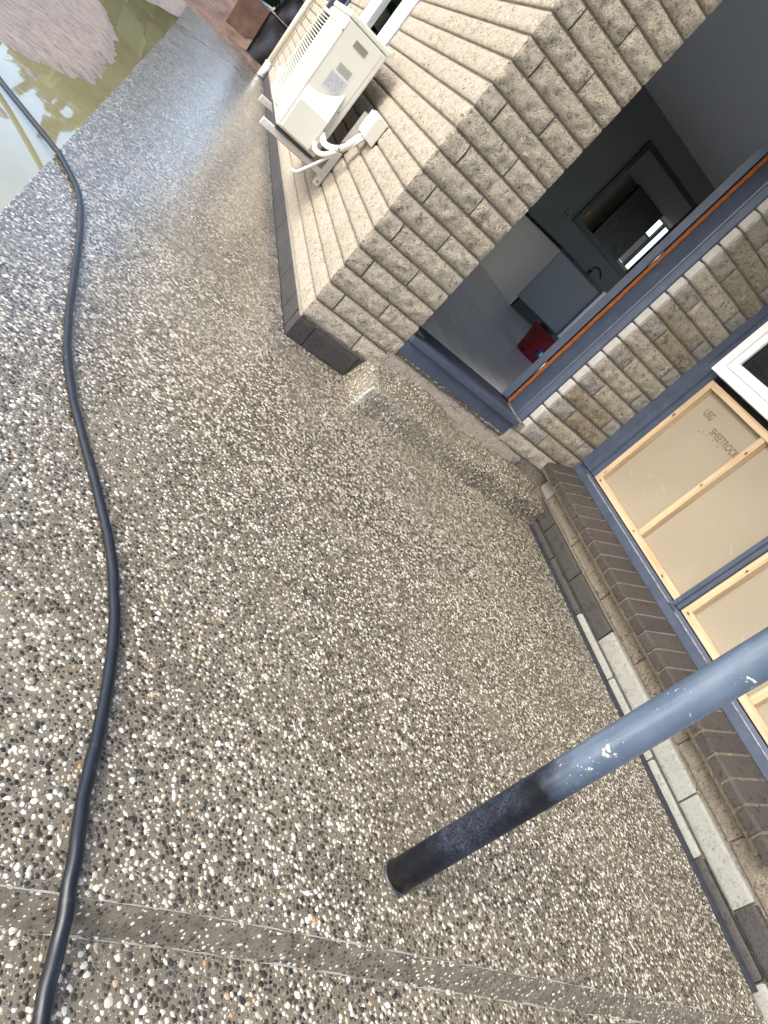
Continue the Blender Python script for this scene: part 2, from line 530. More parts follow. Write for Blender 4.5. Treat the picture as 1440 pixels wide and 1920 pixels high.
def brick(name, wall, u0, u1, z0, z1, mat, parent, plane=0.0, depth=0.035, rough=0.006, endL=0.0, endR=0.0, seed=0, step=0.0155, ins=0.0055, smoothL=0.0, splay=0.0):
    """one masonry unit; its face swells out past a smooth margin. endL/endR: depth of a split end shown round a corner"""
    fr = frame_for(wall)
    nu = max(3, int((u1 - u0) / step))
    path = []
    dl = endL if endL else depth
    dr = endR if endR else depth
    if endL:
        k = max(2, int(endL / step))
        for i in range(k):
            path.append((u0 - splay * (1 - i / k), dl * (1 - i / k), (-1, 0), 0 if splay else 1))
    else:
        path.append((u0, dl, (-1, 0), 0))
    path.append((u0, 0.0, (-0.7, -0.7), 0.25))
    for i in range(1, nu):
        path.append((u0 + (u1 - u0) * i / nu, 0.0, (0, -1), 1))
    path.append((u1, 0.0, (0.7, -0.7), 0.25))
    if endR:
        k = max(2, int(endR / step))
        for i in range(1, k + 1):
            path.append((u1, dr * i / k, (1, 0), 1))
    else:
        path.append((u1, dr, (1, 0), 0))
    H = z1 - z0
    rows = [(0.0, -0.03), (0.0, -ins), (0.06, 0.0)]
    nv = 6
    for i in range(1, nv):
        rows.append((0.06 + 0.88 * i / nv, 0.0))
    rows += [(0.94, 0.0), (1.0, -ins), (1.0, -0.03)]
    verts, faces = [], []
    np_ = len(path)
    for (t, off) in rows:
        for (u, d, nn, k) in path:
            z = z0 + H * t
            edge = min(t, (1 - t) * 0.62) * H
            ue = min(u - u0, u1 - u)
            m = min(1.0, max(0.0, (edge - 0.003) / 0.014))
            if not (endL or endR or wall == 'A'):
                m *= min(1.0, 0.15 + max(0.0, ue) / 0.02)
            p = Vector((u * 23 + seed * 3.7, d * 23 + seed, z * 26))
            nz = noise.noise(p) * 0.6 + noise.noise(p * 2.3) * 0.5 + noise.noise(p * 3.31) * 0.25
            if smoothL:
                m *= max(0.0, min(1.0, (u - u0 - smoothL - 0.012 * noise.noise(Vector((z * 30, seed, 0)))) / 0.012))
            disp = m * k * (rough * 0.5 + rough * 1.15 * nz) + off
            # joints are a touch ragged
            zz = z + (0.0012 * noise.noise(Vector((u * 9, seed, z * 3))) if off > -0.02 else 0)
            verts.append(fr(u + nn[0] * disp, d + nn[1] * disp, zz, plane))
    for j in range(len(rows) - 1):
        for i in range(np_ - 1):
            faces.append((j * np_ + i, j * np_ + i + 1, (j + 1) * np_ + i + 1, (j + 1) * np_ + i))
    c = fr((u0 + u1) / 2, 0.02, (z0 + z1) / 2, plane)
    return (verts, faces, c)

def put_brick(*a, **k):
    v, f, c = brick(*a, **k)
    sl = k.get('smoothL', 0.0)
    o = mesh_obj('brick', v, f, [a[6], 'reveal'] if sl else a[6], a[7], smooth=True, origin=c)
    if sl:
        for p_ in o.data.polygons:
            w_ = p_.center.x + c.x
            if w_ < a[2] + sl + 0.004 * noise.noise(Vector((p_.center.z * 40, c.z * 9, 0))):
                p_.material_index = 1
    o.data.set_sharp_from_angle(angle=R_(48))
    return o

random.seed(4)
house = empty('house', (0.9, 0.2, 0.0))
props(house, 'cream split-block house with navy window and door frames and charcoal base course', 'house')
HL = Vector((0.9, 0.2, 0.0))
def hp(name, *a, **k):
    """part of the house (keeps world placement under the house empty)"""
    o = a[0]
    return o
def under(o, parent):
    """parent keeping the world placement (parents have no rotation)"""
    o.parent = parent
    p = Vector((0, 0, 0))
    q = parent
    while q is not None:
        p += Vector(q.location)
        q = q.parent
    o.location = Vector(o.location) - p
    return o

Z0, HC = 0.144, 0.1          # first bed joint, course height
J = 0.009
def zrow(i):
    return Z0 + HC * i + J * 0.5, Z0 + HC * (i + 1) - J * 0.5
WALL_TOP = 3.3

# mortar cores (the raked joints show them)
wallA = mesh_obj('brick_wall', [], [], 'mortar')
def core(name, boxes, mat='mortar'):
    vs, fs = [], []
    for a, b in boxes:
        k = len(vs)
        vs += boxv(a, b)
        fs += [tuple(i + k for i in f) for f in BOXF]
    return mesh_obj(name, vs, fs, mat)
bpy.data.objects.remove(wallA)
RK = 0.0095
WA_Y0, WA_Y1, WA_Z0 = 2.16, 3.96, 1.02         # window in the side wall
WF_Y0, WF_Y1, WF_Z0 = 4.95, 6.45, 0.40         # far window
wallA = core('brick_wall', [((RK, RK, -0.1), (0.22, WA_Y0, WALL_TOP)),
                            ((RK, WA_Y0, -0.1), (0.22, WA_Y1, WA_Z0)), ((RK, WA_Y0, 2.15), (0.22, WA_Y1, WALL_TOP)),
                            ((RK, WA_Y1, -0.1), (0.22, WF_Y0, WALL_TOP)),
                            ((RK, WF_Y0, -0.1), (0.22, WF_Y1, WF_Z0)), ((RK, WF_Y0, 2.15), (0.22, WF_Y1, WALL_TOP)),
                            ((RK, WF_Y1, -0.1), (0.22, 8.28, WALL_TOP))])
under(wallA, house)
DX0, DX1 = 0.482, 1.358
wallB = core('brick_wall', [((0.221, RK, -0.1), (DX0, 0.26, WALL_TOP)), ((DX1, RK, -0.1), (1.86, 0.26, WALL_TOP)), ((1.29, RK, 0.286), (DX1 - 0.001, 0.25, 0.355)),
                            ((DX0, RK + 0.004, -0.1), (DX1, 0.26, 0.285)), ((DX0, RK, 2.42), (DX1, 0.26, WALL_TOP))])
under(wallB, house)
WC = 1.752
wallC = core('brick_wall', [((WC + RK, -2.9, -0.2), (1.95, -0.0, 0.262)), ((WC + RK, -2.9, 0.262), (1.95, -2.21, WALL_TOP)),
                            ((WC + RK, -2.21, 2.2), (1.95, 0.0, WALL_TOP))])
under(wallC, house)

seed = 0
tones = ['rock_cream', 'rock_cream', 'rock_tan']
# wall B, left of the door: rows alternate header + stretcher and three-quarter + half
for i in range(0, 23):
    z0, z1 = zrow(i)
    seed += 1
    if i % 2 == 1:
        # header end belongs to the corner brick of wall A (built below)
        under(put_brick('brick', 'B', 0.094 + J, DX0 - 0.001, z0, z1, 'rock_cream', None, seed=seed, rough=0.0125), wallB)
    else:
        under(put_brick('brick', 'B', 0.0, 0.285, z0, z1, 'rock_cream', None, endL=0.093, seed=seed, rough=0.0125), wallB)
        under(put_brick('brick', 'B', 0.285 + J, DX0 - 0.001, z0, z1, 'rock_cream', None, seed=seed + 90, rough=0.0125), wallB)
# pier between door and window
for i in range(0, 20):
    z0, z1 = zrow(i)
    seed += 1
    cut = 1.504 if i % 2 == 0 else 1.726
    tone = lambda: random.choice(['rock_cream', 'rock_cream', 'rock_tan2', 'rock_tan'])
    x1 = 1.845 if z0 > 0.3 else 1.745
    under(put_brick('brick', 'B', DX1 if i > 1 else 1.288, cut - J / 2, z0, z1, tone() if i % 2 else 'rock_grey', None, endL=0.055, splay=0.038 if i > 1 else 0.0, seed=seed, rough=0.0105, smoothL=0.016), wallB)
    if i > 0:
        under(put_brick('brick', 'B', cut + J / 2, x1, z0, z1, tone() if i % 2 == 0 else 'rock_grey', None, seed=seed + 70, rough=0.0105), wallB)
# course under the door sill
for k, (x0, x1) in enumerate(((DX0 + 0.004, 0.80), (0.809, 1.18), (1.189, DX1 - J))):
    under(put_brick('brick', 'B', x0, x1, 0.150, 0.262, 'mortar_pale', None, seed=200 + k, rough=0.003, plane=0.004), wallB)
# charcoal base on wall B
for k, (x0, x1) in enumerate(((0.0, 0.088), (0.094, 0.352), (0.357, 0.72), (0.73, 1.1), (1.11, 1.48), (1.487, 1.742))):
    under(put_brick('brick', 'B', x0, x1, 0.004, 0.137, 'charcoal', None, seed=220 + k, rough=0.0008, plane=-0.003, endL=0.092 if k == 0 else 0.0), wallB)

# wall A, near bricks singly, far bricks as one mass
far_v, far_f = [], []
def inwin(ya, yb, z0, z1):
    for (p, q, zb) in ((WA_Y0, WA_Y1, WA_Z0), (WF_Y0, WF_Y1, WF_Z0)):
        if yb > p + 0.001 and ya < q - 0.001 and z1 > zb + 0.02 and z0 < 2.15:
            return (p, q)
    return None
for i in range(0, 23):
    z0, z1 = zrow(i)
    y = 0.0 if i % 2 == 1 else 0.093 + 0.002
    first = True
    while y < 8.26:
        L = 0.392
        ya, yb = y, min(y + L, 8.28)
        y = yb + 0.0018
        segs = [(ya, yb)]
        hit = inwin(ya, yb, z0, z1)
        if hit:
            segs = [s for s in ((ya, min(yb, hit[0])), (max(ya, hit[1]), yb)) if s[1] - s[0] > 0.03]
        for (a, b) in segs:
            seed += 1
            mt = 'rock_cream'
            if a < 3.3 and i < 18:
                under(put_brick('brick', 'A', -b, -a, z0, z1, mt, None, seed=11, rough=0.0085, 
                                endR=0.094 if (first and i % 2 == 1) else 0.0), wallA)
            else:
                v, f, c = brick('brick', 'A', -b, -a, z0, z1, mt, None, seed=seed, rough=0.005, step=0.1)
                k = len(far_v)
                far_v += v
                far_f += [tuple(q + k for q in ff) for ff in f]
        first = False
fb = mesh_obj('far_bricks', far_v, far_f, 'rock_cream', smooth=True)
fb['kind'] = 'stuff'
under(fb, wallA)
# charcoal base of wall A
y = 0.093
k = 0
for yb in [0.292, 0.676, 1.10, 1.498] + [1.498 + 0.392 * q for q in range(1, 18)]:
    yb = min(yb, 8.28)
    under(put_brick('brick', 'A', -yb + 0.004, -y, 0.004, 0.137, 'charcoal', None, seed=300 + k, rough=0.0008, plane=-0.003), wallA)
    y = yb + 0.004
    k += 1
    if yb >= 8.28:
        break
# mortar fillet on top of the base course
under(prism('mortar_fillet', [(-0.004, 0.137), (0.006, 0.137), (0.006, 0.150), (0.003, 0.150)], 'y', 0.0, 8.28, 'mortar_pale'), wallA)

# wall C: lower course, base course, course under the sill
def rowC(ys, z0, z1, mats, plane, rough, sd):
    for k in range(len(ys) - 1):
        under(put_brick('brick', 'C', -ys[k] + 0.004, -ys[k + 1] - 0.004, z0, z1, mats[min(k, len(mats) - 1)], None, seed=sd + k, rough=rough, plane=plane), wallC)
rowC([-0.005, -0.520, -0.915, -1.305, -1.704, -2.092, -2.48, -2.87], -0.05, 0.062, ['charcoal', 'charcoal', 'painted_brick', 'painted_brick', 'painted_brick', 'charcoal', 'painted_brick'], WC - 0.013, 0.0006, 400)
rowC([-0.005, -0.330, -0.718, -1.106, -1.502, -1.898, -2.283, -2.68, -2.9], 0.072, 0.158, ['charcoal', 'charcoal', 'charcoal', 'painted_brick', 'painted_brick', 'painted_brick', 'charcoal'], WC - 0.013, 0.0006, 420)
rowC([-0.01, -0.138, -0.529, -0.917, -1.307, -1.704, -2.091, -2.48, -2.87], 0.170, 0.256, ['painted_brick', 'rock_dirty'], WC - 0.002, 0.004, 440)
for i in range(2, 20):
    z0, z1 = zrow(i)
    if z0 < 0.262:
        continue
    ys = [-2.21, -2.41, -2.81] if i % 2 else [-2.21, -2.61, -2.9]
    rowC(ys, z0, z1, ['rock_cream', 'rock_tan'], WC - 0.002, 0.006, 480 + i * 5)

# sloping brick sill under the window
sill_bed = prism('sill_bed', [(1.664, 0.262), (1.83, 0.262), (1.83, 0.386), (1.802, 0.3848), (1.6535, 0.3265), (1.648, 0.318), (1.652, 0.284)], 'y', -2.186, -0.012, 'sill_mortar')
under(sill_bed, house)
y = -0.010
k = 0
while y > -2.15:
    w_ = 0.0860
    ox = random.uniform(-0.003, 0.003)
    b = prism('brick', [(1.647 + ox, 0.282), (1.80, 0.282), (1.80, 0.387), (1.652 + ox, 0.3285), (1.640 + ox, 0.318)], 'y', y - w_, y, 'sill_brick', bevel=0.003)
    under(b, sill_bed)
    y -= 0.0970
    k += 1

# soffit and roofs, above the frame
roof = core('roof', [((-0.35, 0.0, 3.32), (12.4, 11.4, 3.45)), ((1.2, -4.5, 3.32), (2.15, -0.002, 3.45))], 'roof_iron')
under(roof, house)
vr = core('veranda_roof', [((0.05, -2.62, 2.50), (1.198, -0.003, 2.56))], 'soffit')
under(vr, house)

# ------------------------------------------------------------------ windows and door
def glazing(parent, x0, x1, y0, y1, z0, z1, mat):
    return under(box('pane', (x0, y0, z0), (x1, y1, z1), mat), parent)

winC = empty('window', (1.83, -1.1, 0.385))
under(winC, house)
winC['label'] = 'navy timber window frame part filled with pine battens and board'
def wc(o):
    return under(o, winC)
YA, YB = -0.004, -2.20
ZB, ZT = 0.386, 2.2
XF = 1.806
wc(prism('frame_sill', [(XF, 0.389), (XF + 0.075, 0.389), (XF + 0.075, 0.452), (XF + 0.03, 0.448), (XF + 0.026, 0.434), (XF, 0.430)], 'y', YB, YA, 'navy'))
wc(box('rubbed_strip', (XF + 0.004, YB + 0.05, 0.4315), (XF + 0.018, -1.16, 0.4365), 'navy_rubbed'))
wc(box('rubbed_strip', (XF + 0.004, -1.10, 0.4315), (XF + 0.018, -0.12, 0.4365), 'navy_rubbed'))
wc(prism('frame_jamb', [(XF, YA), (XF, YA - 0.055), (XF + 0.012, YA - 0.060), (XF + 0.014, YA - 0.10), (XF + 0.03, YA - 0.104), (XF + 0.034, YA - 0.143), (XF + 0.075, YA - 0.143), (XF + 0.075, YA)], 'z', 0.4535, ZT, 'navy'))
wc(prism('mullion', [(XF + 0.006, -1.108), (XF + 0.006, -1.132), (XF + 0.016, -1.134), (XF + 0.016, -1.154), (XF + 0.075, -1.154), (XF + 0.075, -1.108)], 'z', 0.4535, ZT, 'navy'))
wc(prism('frame_jamb', [(XF, YB), (XF, YB + 0.06), (XF + 0.03, YB + 0.10), (XF + 0.075, YB + 0.10), (XF + 0.075, YB)], 'z', 0.4535, ZT, 'navy'))
XB = XF + 0.030      # batten faces
def bay(y0, y1, mid, top, z0=0.455):
    """pine battens round a plasterboard sheet between y0 (far) and y1 (near)"""
    wc(box('batten', (XB, y0, z0), (XB + 0.035, y0 - 0.036, top), 'pine', bevel=0.0015))
    wc(box('batten', (XB, y1 + 0.012, z0), (XB + 0.035, y1, top), 'pine', bevel=0.0015))
    wc(box('batten', (XB - 0.001, y0 - 0.037, z0), (XB + 0.034, y1 + 0.013, z0 + 0.036), 'pine_y', bevel=0.0015))
    wc(box('batten', (XB + 0.001, mid, z0 + 0.037), (XB + 0.035, mid - 0.036, top - 0.037), 'pine', bevel=0.0015))
    wc(box('batten', (XB - 0.001, y0 - 0.037, top - 0.036), (XB + 0.034, y1 + 0.013, top), 'pine_y', bevel=0.0015))
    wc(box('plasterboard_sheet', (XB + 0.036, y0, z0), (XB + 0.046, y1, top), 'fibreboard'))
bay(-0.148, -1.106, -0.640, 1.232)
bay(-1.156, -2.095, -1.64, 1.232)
simple('knot', (0.16, 0.062, 0.025), 0.6, 0.3, 60)
simple('scuff', (0.36, 0.315, 0.245), 0.85, 0.2, 60)
random.seed(21)
def blob(name, y, z, ry, rz, x, mat, rot=0.0):
    pts_ = []
    for q in range(12):
        a = q * math.pi / 6
        f_ = random.uniform(0.75, 1.15)
        u_, v_ = ry * math.cos(a) * f_, rz * math.sin(a) * f_
        pts_.append((x, y + u_ * math.cos(rot) - v_ * math.sin(rot), z + u_ * math.sin(rot) + v_ * math.cos(rot)))
    wc(mesh_obj(name, pts_, [tuple(range(12))[::-1]], mat))
for (y_, z_) in ((-0.655, 0.86), (-0.664, 1.10), (-0.172, 0.52), (-0.165, 0.98), (-1.178, 0.78), (-1.170, 1.02)):
    blob('knot', y_, z_, random.uniform(0.004, 0.008), random.uniform(0.008, 0.013), XB - 0.0004, 'knot')
for (y_, z_) in ((-0.20, 0.472), (-0.63, 0.474), (-0.95, 0.470), (-1.19, 0.476)):
    blob('knot', y_, z_, random.uniform(0.007, 0.012), random.uniform(0.004, 0.007), XB - 0.0016, 'knot')
for q in range(9):
    blob('scuff', random.choice([random.uniform(-0.6, -0.2), random.uniform(-1.05, -0.72), random.uniform(-1.6, -1.25)]), random.uniform(0.55, 1.0), random.uniform(0.01, 0.035), random.uniform(0.001, 0.003), XB + 0.0357, 'scuff', random.uniform(-0.6, 1.2))
# white upvc sash unit above the infill
def ring(name, x0, x1, y0, y1, z0, z1, t, mat, bevel=0.002):
    """rectangular frame with mitred corners, y0>y1"""
    prof = [(y0, z0), (y1, z0), (y1, z1), (y0, z1)]
    inn = [(y0 - t, z0 + t), (y1 + t, z0 + t), (y1 + t, z1 - t), (y0 - t, z1 - t)]
    vs = [(x0, a, b) for a, b in prof] + [(x0, a, b) for a, b in inn] + [(x1, a, b) for a, b in prof] + [(x1, a, b) for a, b in inn]
    fs = []
    for i in range(4):
        j = (i + 1) % 4
        fs += [(i, i + 4, j + 4, j), (i + 8, j + 8, j + 12, i + 12), (i + 4, i + 12, j + 12, j + 4), (i, j, j + 8, i + 8)]
    bm = bmesh.new()
    bv = [bm.verts.new(v) for v in vs]
    for f in fs:
        bm.faces.new([bv[q] for q in f])
    bmesh.ops.recalc_face_normals(bm, faces=list(bm.faces))
    if bevel:
        bmesh.ops.bevel(bm, geom=list(bm.edges), offset=bevel, segments=2, affect='EDGES')
    me = bpy.data.meshes.new(name)
    bm.to_mesh(me)
    bm.free()
    me.materials.append(M[mat])
    o = bpy.data.objects.new(name, me)
    C.objects.link(o)
    return o
UX = 1.775
wc(ring('sash_frame', UX, UX + 0.065, -0.135, -1.108, 1.262, 2.15, 0.052, 'upvc'))
wc(ring('sash', UX + 0.006, UX + 0.055, -0.190, -1.053, 1.317, 2.095, 0.046, 'upvc'))
wc(ring('gasket', UX + 0.020, UX + 0.036, -0.2365, -1.0065, 1.3635, 2.0485, 0.006, 'gasket', 0))
wc(box('pane', (UX + 0.026, -0.238, 1.365), (UX + 0.034, -1.005, 2.047), 'glass'))
wc(box('pane', (UX + 0.05, -1.156, 1.262), (UX + 0.06, -2.1, 2.15), 'glass'))
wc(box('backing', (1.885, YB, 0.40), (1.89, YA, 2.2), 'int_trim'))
# print on the sheet
def text_mesh(body, size, mat):
    cu = bpy.data.curves.new('lettering', 'FONT')
    cu.body = body
    cu.size = size
    cu.offset = 0.0012
    o = bpy.data.objects.new('lettering', cu)
    C.objects.link(o)
    dg = bpy.context.evaluated_depsgraph_get()
    me = bpy.data.meshes.new_from_object(o.evaluated_get(dg))
    bpy.data.objects.remove(o)
    me.materials.clear()
    me.materials.append(M[mat])
    q = bpy.data.objects.new('lettering', me)
    C.objects.link(q)
    return q
XS = XB + 0.0355
def letter(body, size, y, z, mat='ink_soft', sx=1.0):
    q = text_mesh(body, size, mat)
    q.rotation_euler = (R_(90), 0, R_(-90))
    q.scale = (sx, 1, 1)
    q.location = (XS, y, z)
    return wc(q)
letter('SHEETROCK', 0.052, -0.385, 1.045, sx=0.80)
letter('USG', 0.056, -0.255, 1.085, sx=0.70)
random.seed(9)
dv, df = [], []
yy = -0.235
while yy > -0.63:
    ln = random.uniform(0.006, 0.016)
    for q in range(2):
        if random.random() < 0.55:
            continue
        k = len(dv)
        z = 1.015 + 0.014 * q + random.uniform(-0.003, 0.003)
        dv += [(XS, yy, z), (XS, yy - ln * 0.8, z), (XS, yy - ln * 0.8, z + 0.005), (XS, yy, z + 0.005)]
        df.append((k, k + 1, k + 2, k + 3))
    yy -= ln + random.uniform(0.008, 0.03)
wc(mesh_obj('faint_print', dv, df, 'ink_soft'))

# side window (white unit in a navy frame)
winA = empty('window', (0.05, 3.0, WA_Z0))
under(winA, house)
winA['label'] = 'white window with pale glass in navy frame behind the air conditioner'
def wa(o):
    return under(o, winA)
def ringA(name, x0, x1, ya, yb, z0, z1, t, mat):
    return wa(ring(name, x0, x1, yb, ya, z0, z1, t, mat))
ringA('outer_frame', 0.02, 0.12, WA_Y0, WA_Y1, WA_Z0, 2.15, 0.05, 'navy')
ringA('window_frame', 0.005, 0.10, WA_Y0 + 0.40, WA_Y1 - 0.02, WA_Z0 + 0.04, 2.11, 0.16, 'upvc')
wa(box('pane', (0.055, WA_Y0 + 0.56, WA_Z0 + 0.2), (0.06, WA_Y1 - 0.18, 1.95), 'glass_clear'))
wa(box('pane', (0.06, WA_Y0 + 0.05, WA_Z0 + 0.05), (0.065, WA_Y0 + 0.4, 2.1), 'glass_clear'))
wa(box('window_sill', (-0.03, WA_Y0 + 0.38, WA_Z0 + 0.0), (0.06, WA_Y1 - 0.01, WA_Z0 + 0.04), 'upvc', bevel=0.004))
winF = empty('window', (0.05, 5.7, WF_Z0))
under(winF, house)
winF['label'] = 'tall navy framed window at the far end of the side wall'
o = under(ring('window_frame', -0.012, 0.12, WF_Y1, WF_Y0, WF_Z0, 2.15, 0.16, 'navy'), winF)
under(box('pane', (0.06, WF_Y0 + 0.16, WF_Z0 + 0.16), (0.065, WF_Y1 - 0.16, 2.0), 'glass_clear'), winF)
under(box('window_sill', (-0.05, WF_Y0 - 0.05, WF_Z0 - 0.1), (-0.013, WF_Y1 + 0.05, WF_Z0 + 0.0), 'ac_edge'), winF)

# door frame, threshold and the open door leaf
door = empty('door_frame', (0.92, 0.1, 0.285))
under(door, house)
door['label'] = 'navy back door frame with scuffed sill and hinged stile'
def dr(o):
    return under(o, door)
dr(box('sill_board', (DX0 + 0.002, -0.003, 0.287), (DX1 - 0.075, 0.10, 0.362), 'navy', bevel=0.002))
dr(box('threshold', (DX0 + 0.001, -0.022, 0.3635), (DX1 - 0.070, 0.055, 0.398), 'navy', bevel=0.004))
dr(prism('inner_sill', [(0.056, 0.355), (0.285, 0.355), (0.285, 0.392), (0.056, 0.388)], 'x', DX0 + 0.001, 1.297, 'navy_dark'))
dr(prism('jamb', [(1.326, 0.030), (1.372, 0.030), (1.372, 0.255), (1.300, 0.255), (1.300, 0.215), (1.3035, 0.2135), (1.3035, 0.155), (1.300, 0.152), (1.300, 0.075), (1.304, 0.070), (1.304, 0.058), (1.312, 0.040)], 'z', 0.3995, 2.42, 'navy'))
dr(box('packing_block', (1.2975, 0.004, 0.3465), (1.352, 0.2, 0.3985), 'mortar_pale'))
dr(box('timber_strip', (1.292, 0.196, 0.40), (1.2995, 0.218, 2.42), 'orange_wood'))
dr(box('jamb_left', (DX0 + 0.0005, 0.10, 0.3995), (DX0 + 0.012, 0.26, 2.42), 'navy'))
leaf = box('door_leaf', (-0.0, 0.0, 0.0), (0.76, 0.042, 1.98), 'navy', bevel=0.002)
me = leaf.data
for v_ in me.vertices:
    v_.co += Vector((0.38, 0.021, 0.99))
leaf.location = (1.284, 0.222, 0.402)
leaf.rotation_euler = (0, 0, R_(52))
dr(leaf)
for hz in (0.60, 1.375, 2.1):
    h_ = empty('hinge', (1.288, 0.235, hz))
    dr(h_)
    b = box('hinge_leaf', (1.279, 0.2215, hz), (1.2835, 0.260, hz + 0.095), 'navy', bevel=0.001)
    under(b, h_) if False else dr(b)
    dr(tube('hinge_knuckle', [(1.289, 0.219, hz - 0.002), (1.289, 0.219, hz + 0.097)], 0.006, 'steel', seg=10))
    bpy.data.objects.remove(h_)
dr(mesh_obj('bare_patch', [(0.50, 0.07, 0.3955), (0.53, 0.19, 0.3958), (0.56, 0.21, 0.3958), (0.60, 0.12, 0.3955), (0.57, 0.075, 0.3955)], [(0, 4, 3, 2, 1)], 'mortar_pale'))
# crumbs of old sealant along the sill
random.seed(3)
sv, sf = [], []
for k in range(64):
    x = random.uniform(DX0, DX1 - 0.07) if k > 30 else random.gauss(1.2, 0.06)
    x = min(max(x, DX0), DX1 - 0.05)
    r = random.uniform(0.003, 0.008)
    z = 0.281 + random.uniform(-0.006, 0.006)
    q = len(sv)
    for a in range(6):
        sv.append((x + r * math.cos(a * 1.047) * random.uniform(0.8, 1.7), -0.001, z + r * 0.8 * math.sin(a * 1.047) * random.uniform(0.6, 1.2)))
    sv.append((x, -0.006 - r * 0.5, z))
    sf += [(q + a, q + (a + 1) % 6, q + 6) for a in range(6)]
cr = mesh_obj('sealant_crumbs', sv, sf, 'mortar_pale')
cr['kind'] = 'stuff'
dr(cr)

# ------------------------------------------------------------------ interior seen through the door
FZ = 0.382
def struct(o):
    o['kind'] = 'structure'
    return o
fl = struct(box('interior_floor', (0.2, 0.262, 0.25), (6.5, 6.3, FZ - 0.006), 'int_trim'))
pl_cache = None
xk = 0.30
random.seed(12)
while xk < 5.2:
    yk = 0.29 - random.uniform(0, 1.1) * 0
    offs = random.uniform(0.5, 1.2)
    while yk < 6.2:
        L = offs if yk < 0.3 else 1.28
        y1 = min(yk + L, 6.24)
        b = box('plank', (xk + 0.0025, yk + 0.002, FZ - 0.006), (xk + 0.1955, y1 - 0.002, FZ), 'board')
        under(b, fl)
        yk = y1
    xk += 0.198
struct(core('interior_wall', [((0.23, 6.25, 0.25), (4.09, 6.37, 3.3)), ((5.35, 6.25, 0.25), (8.0, 6.37, 3.3)), ((4.09, 6.25, 0.25), (5.35, 6.37, 1.68)), ((4.09, 6.25, 2.93), (5.35, 6.37, 3.3))], 'int_dark'))
struct(core('interior_wall', [((0.221, 0.262, 0.25), (0.23, WA_Y0, 3.3)), ((0.221, WA_Y1, 0.25), (0.23, WF_Y0, 3.3)), ((0.221, WF_Y1 - 0.2, 0.25), (0.23, 6.25, 3.3)), ((0.221, WF_Y0, 2.15), (0.23, WF_Y1 - 0.2, 3.3)), ((0.221, WA_Y0, 0.25), (0.23, WA_Y1, WA_Z0)), ((0.221, WA_Y0, 2.15), (0.23, WA_Y1, 3.3))], 'ceiling'))
struct(core('interior_wall', [((6.5, 0.262, 0.25), (6.6, 0.6, 3.3)), ((6.5, 5.9, 0.25), (6.6, 6.25, 3.3)), ((6.5, 0.6, 2.9), (6.6, 5.9, 3.3))], 'ceiling'))  # wide unseen opening, added so sky light reaches the kitchen
struct(core('interior_wall', [((1.36, 0.2605, 0.25), (2.2, 0.30, 3.3)), ((5.6, 0.2605, 0.25), (6.5, 0.30, 3.3)), ((2.2, 0.2605, 0.25), (5.6, 0.30, 1.1)), ((2.2, 0.2605, 2.8), (5.6, 0.30, 3.3))], 'ceiling'))  # unseen opening right of the door, added to let more sky light in
struct(core('ceiling', [((0.2, 0.27, 3.22), (6.6, 6.25, 3.30))], 'ceiling'))
struct(core('interior_wall', [((3.0, 11.0, 0.25), (7.95, 11.1, 3.31)), ((8.85, 11.0, 0.25), (12, 11.1, 3.31)), ((7.95, 11.0, 0.25), (8.85, 11.1, 2.1)), ((7.95, 11.0, 3.2), (8.85, 11.1, 3.31)),
                         ((3.0, 6.38, 0.25), (3.1, 11.0, 3.31)), ((12, 6.38, 0.25), (12.1, 7.2, 3.31)), ((12, 10.4, 0.25), (12.1, 11.1, 3.31)), ((12, 7.2, 0.25), (12.1, 10.4, 1.2))], 'int_cream'))  # gap in the unseen side wall is added to brighten the back room
struct(core('ceiling', [((3.0, 6.38, 3.24), (12.1, 11.1, 3.30))], 'ceiling'))
struct(core('interior_floor', [((3.0, 6.38, 0.25), (12.1, 11.1, 0.38))], 'int_trim'))
hatch = props(core('hatch_frame', [((4.03, 6.22, 1.62), (5.42, 6.245, 1.70)), ((4.03, 6.22, 2.86), (5.42, 6.245, 2.93)), ((4.03, 6.2205, 1.70), (4.10, 6.245, 2.86)), ((5.34, 6.2205, 1.70), (5.42, 6.245, 2.86))], 'int_trim'),
      'dark timber frame around the hatch in the far kitchen wall', 'frame')
box('curtain_panel', (7.0, 10.7, 1.0), (7.9, 10.8, 3.25), 'int_trim')
props(bpy.data.objects['curtain_panel'], 'black panel beside the bright window in the back room', 'panel')
fw = empty('room_window', (8.4, 11.0, 2.1))
props(fw, 'bright window with grey bars deep inside the back room', 'window')
under(box('window_bar', (8.28, 11.02, 2.1), (8.36, 11.08, 3.2), 'cab_grey'), fw)
under(box('window_bar', (7.95, 11.021, 2.78), (8.279, 11.079, 2.83), 'cab_grey'), fw)
under(box('window_blind', (7.952, 11.04, 2.11), (8.279, 11.05, 2.78), 'cab_white'), fw)
yt = props(mesh_obj('sponge', [Vector((4.15, 6.30, 1.84)) + Vector((0.03 * math.cos(a) * math.sin(b) * (1 + .3 * math.sin(3 * a)), 0.03 * math.sin(a) * math.sin(b), 0.055 * math.cos(b))) for b in (0.05, .8, 1.57, 2.3, 3.1) for a in [q * 0.785 for q in range(8)]],
              [(j * 8 + i, j * 8 + (i + 1) % 8, (j + 1) * 8 + (i + 1) % 8, (j + 1) * 8 + i) for j in range(4) for i in range(8)], 'yellow', smooth=True), 'orange yellow sponge at the corner of the hatch', 'sponge')
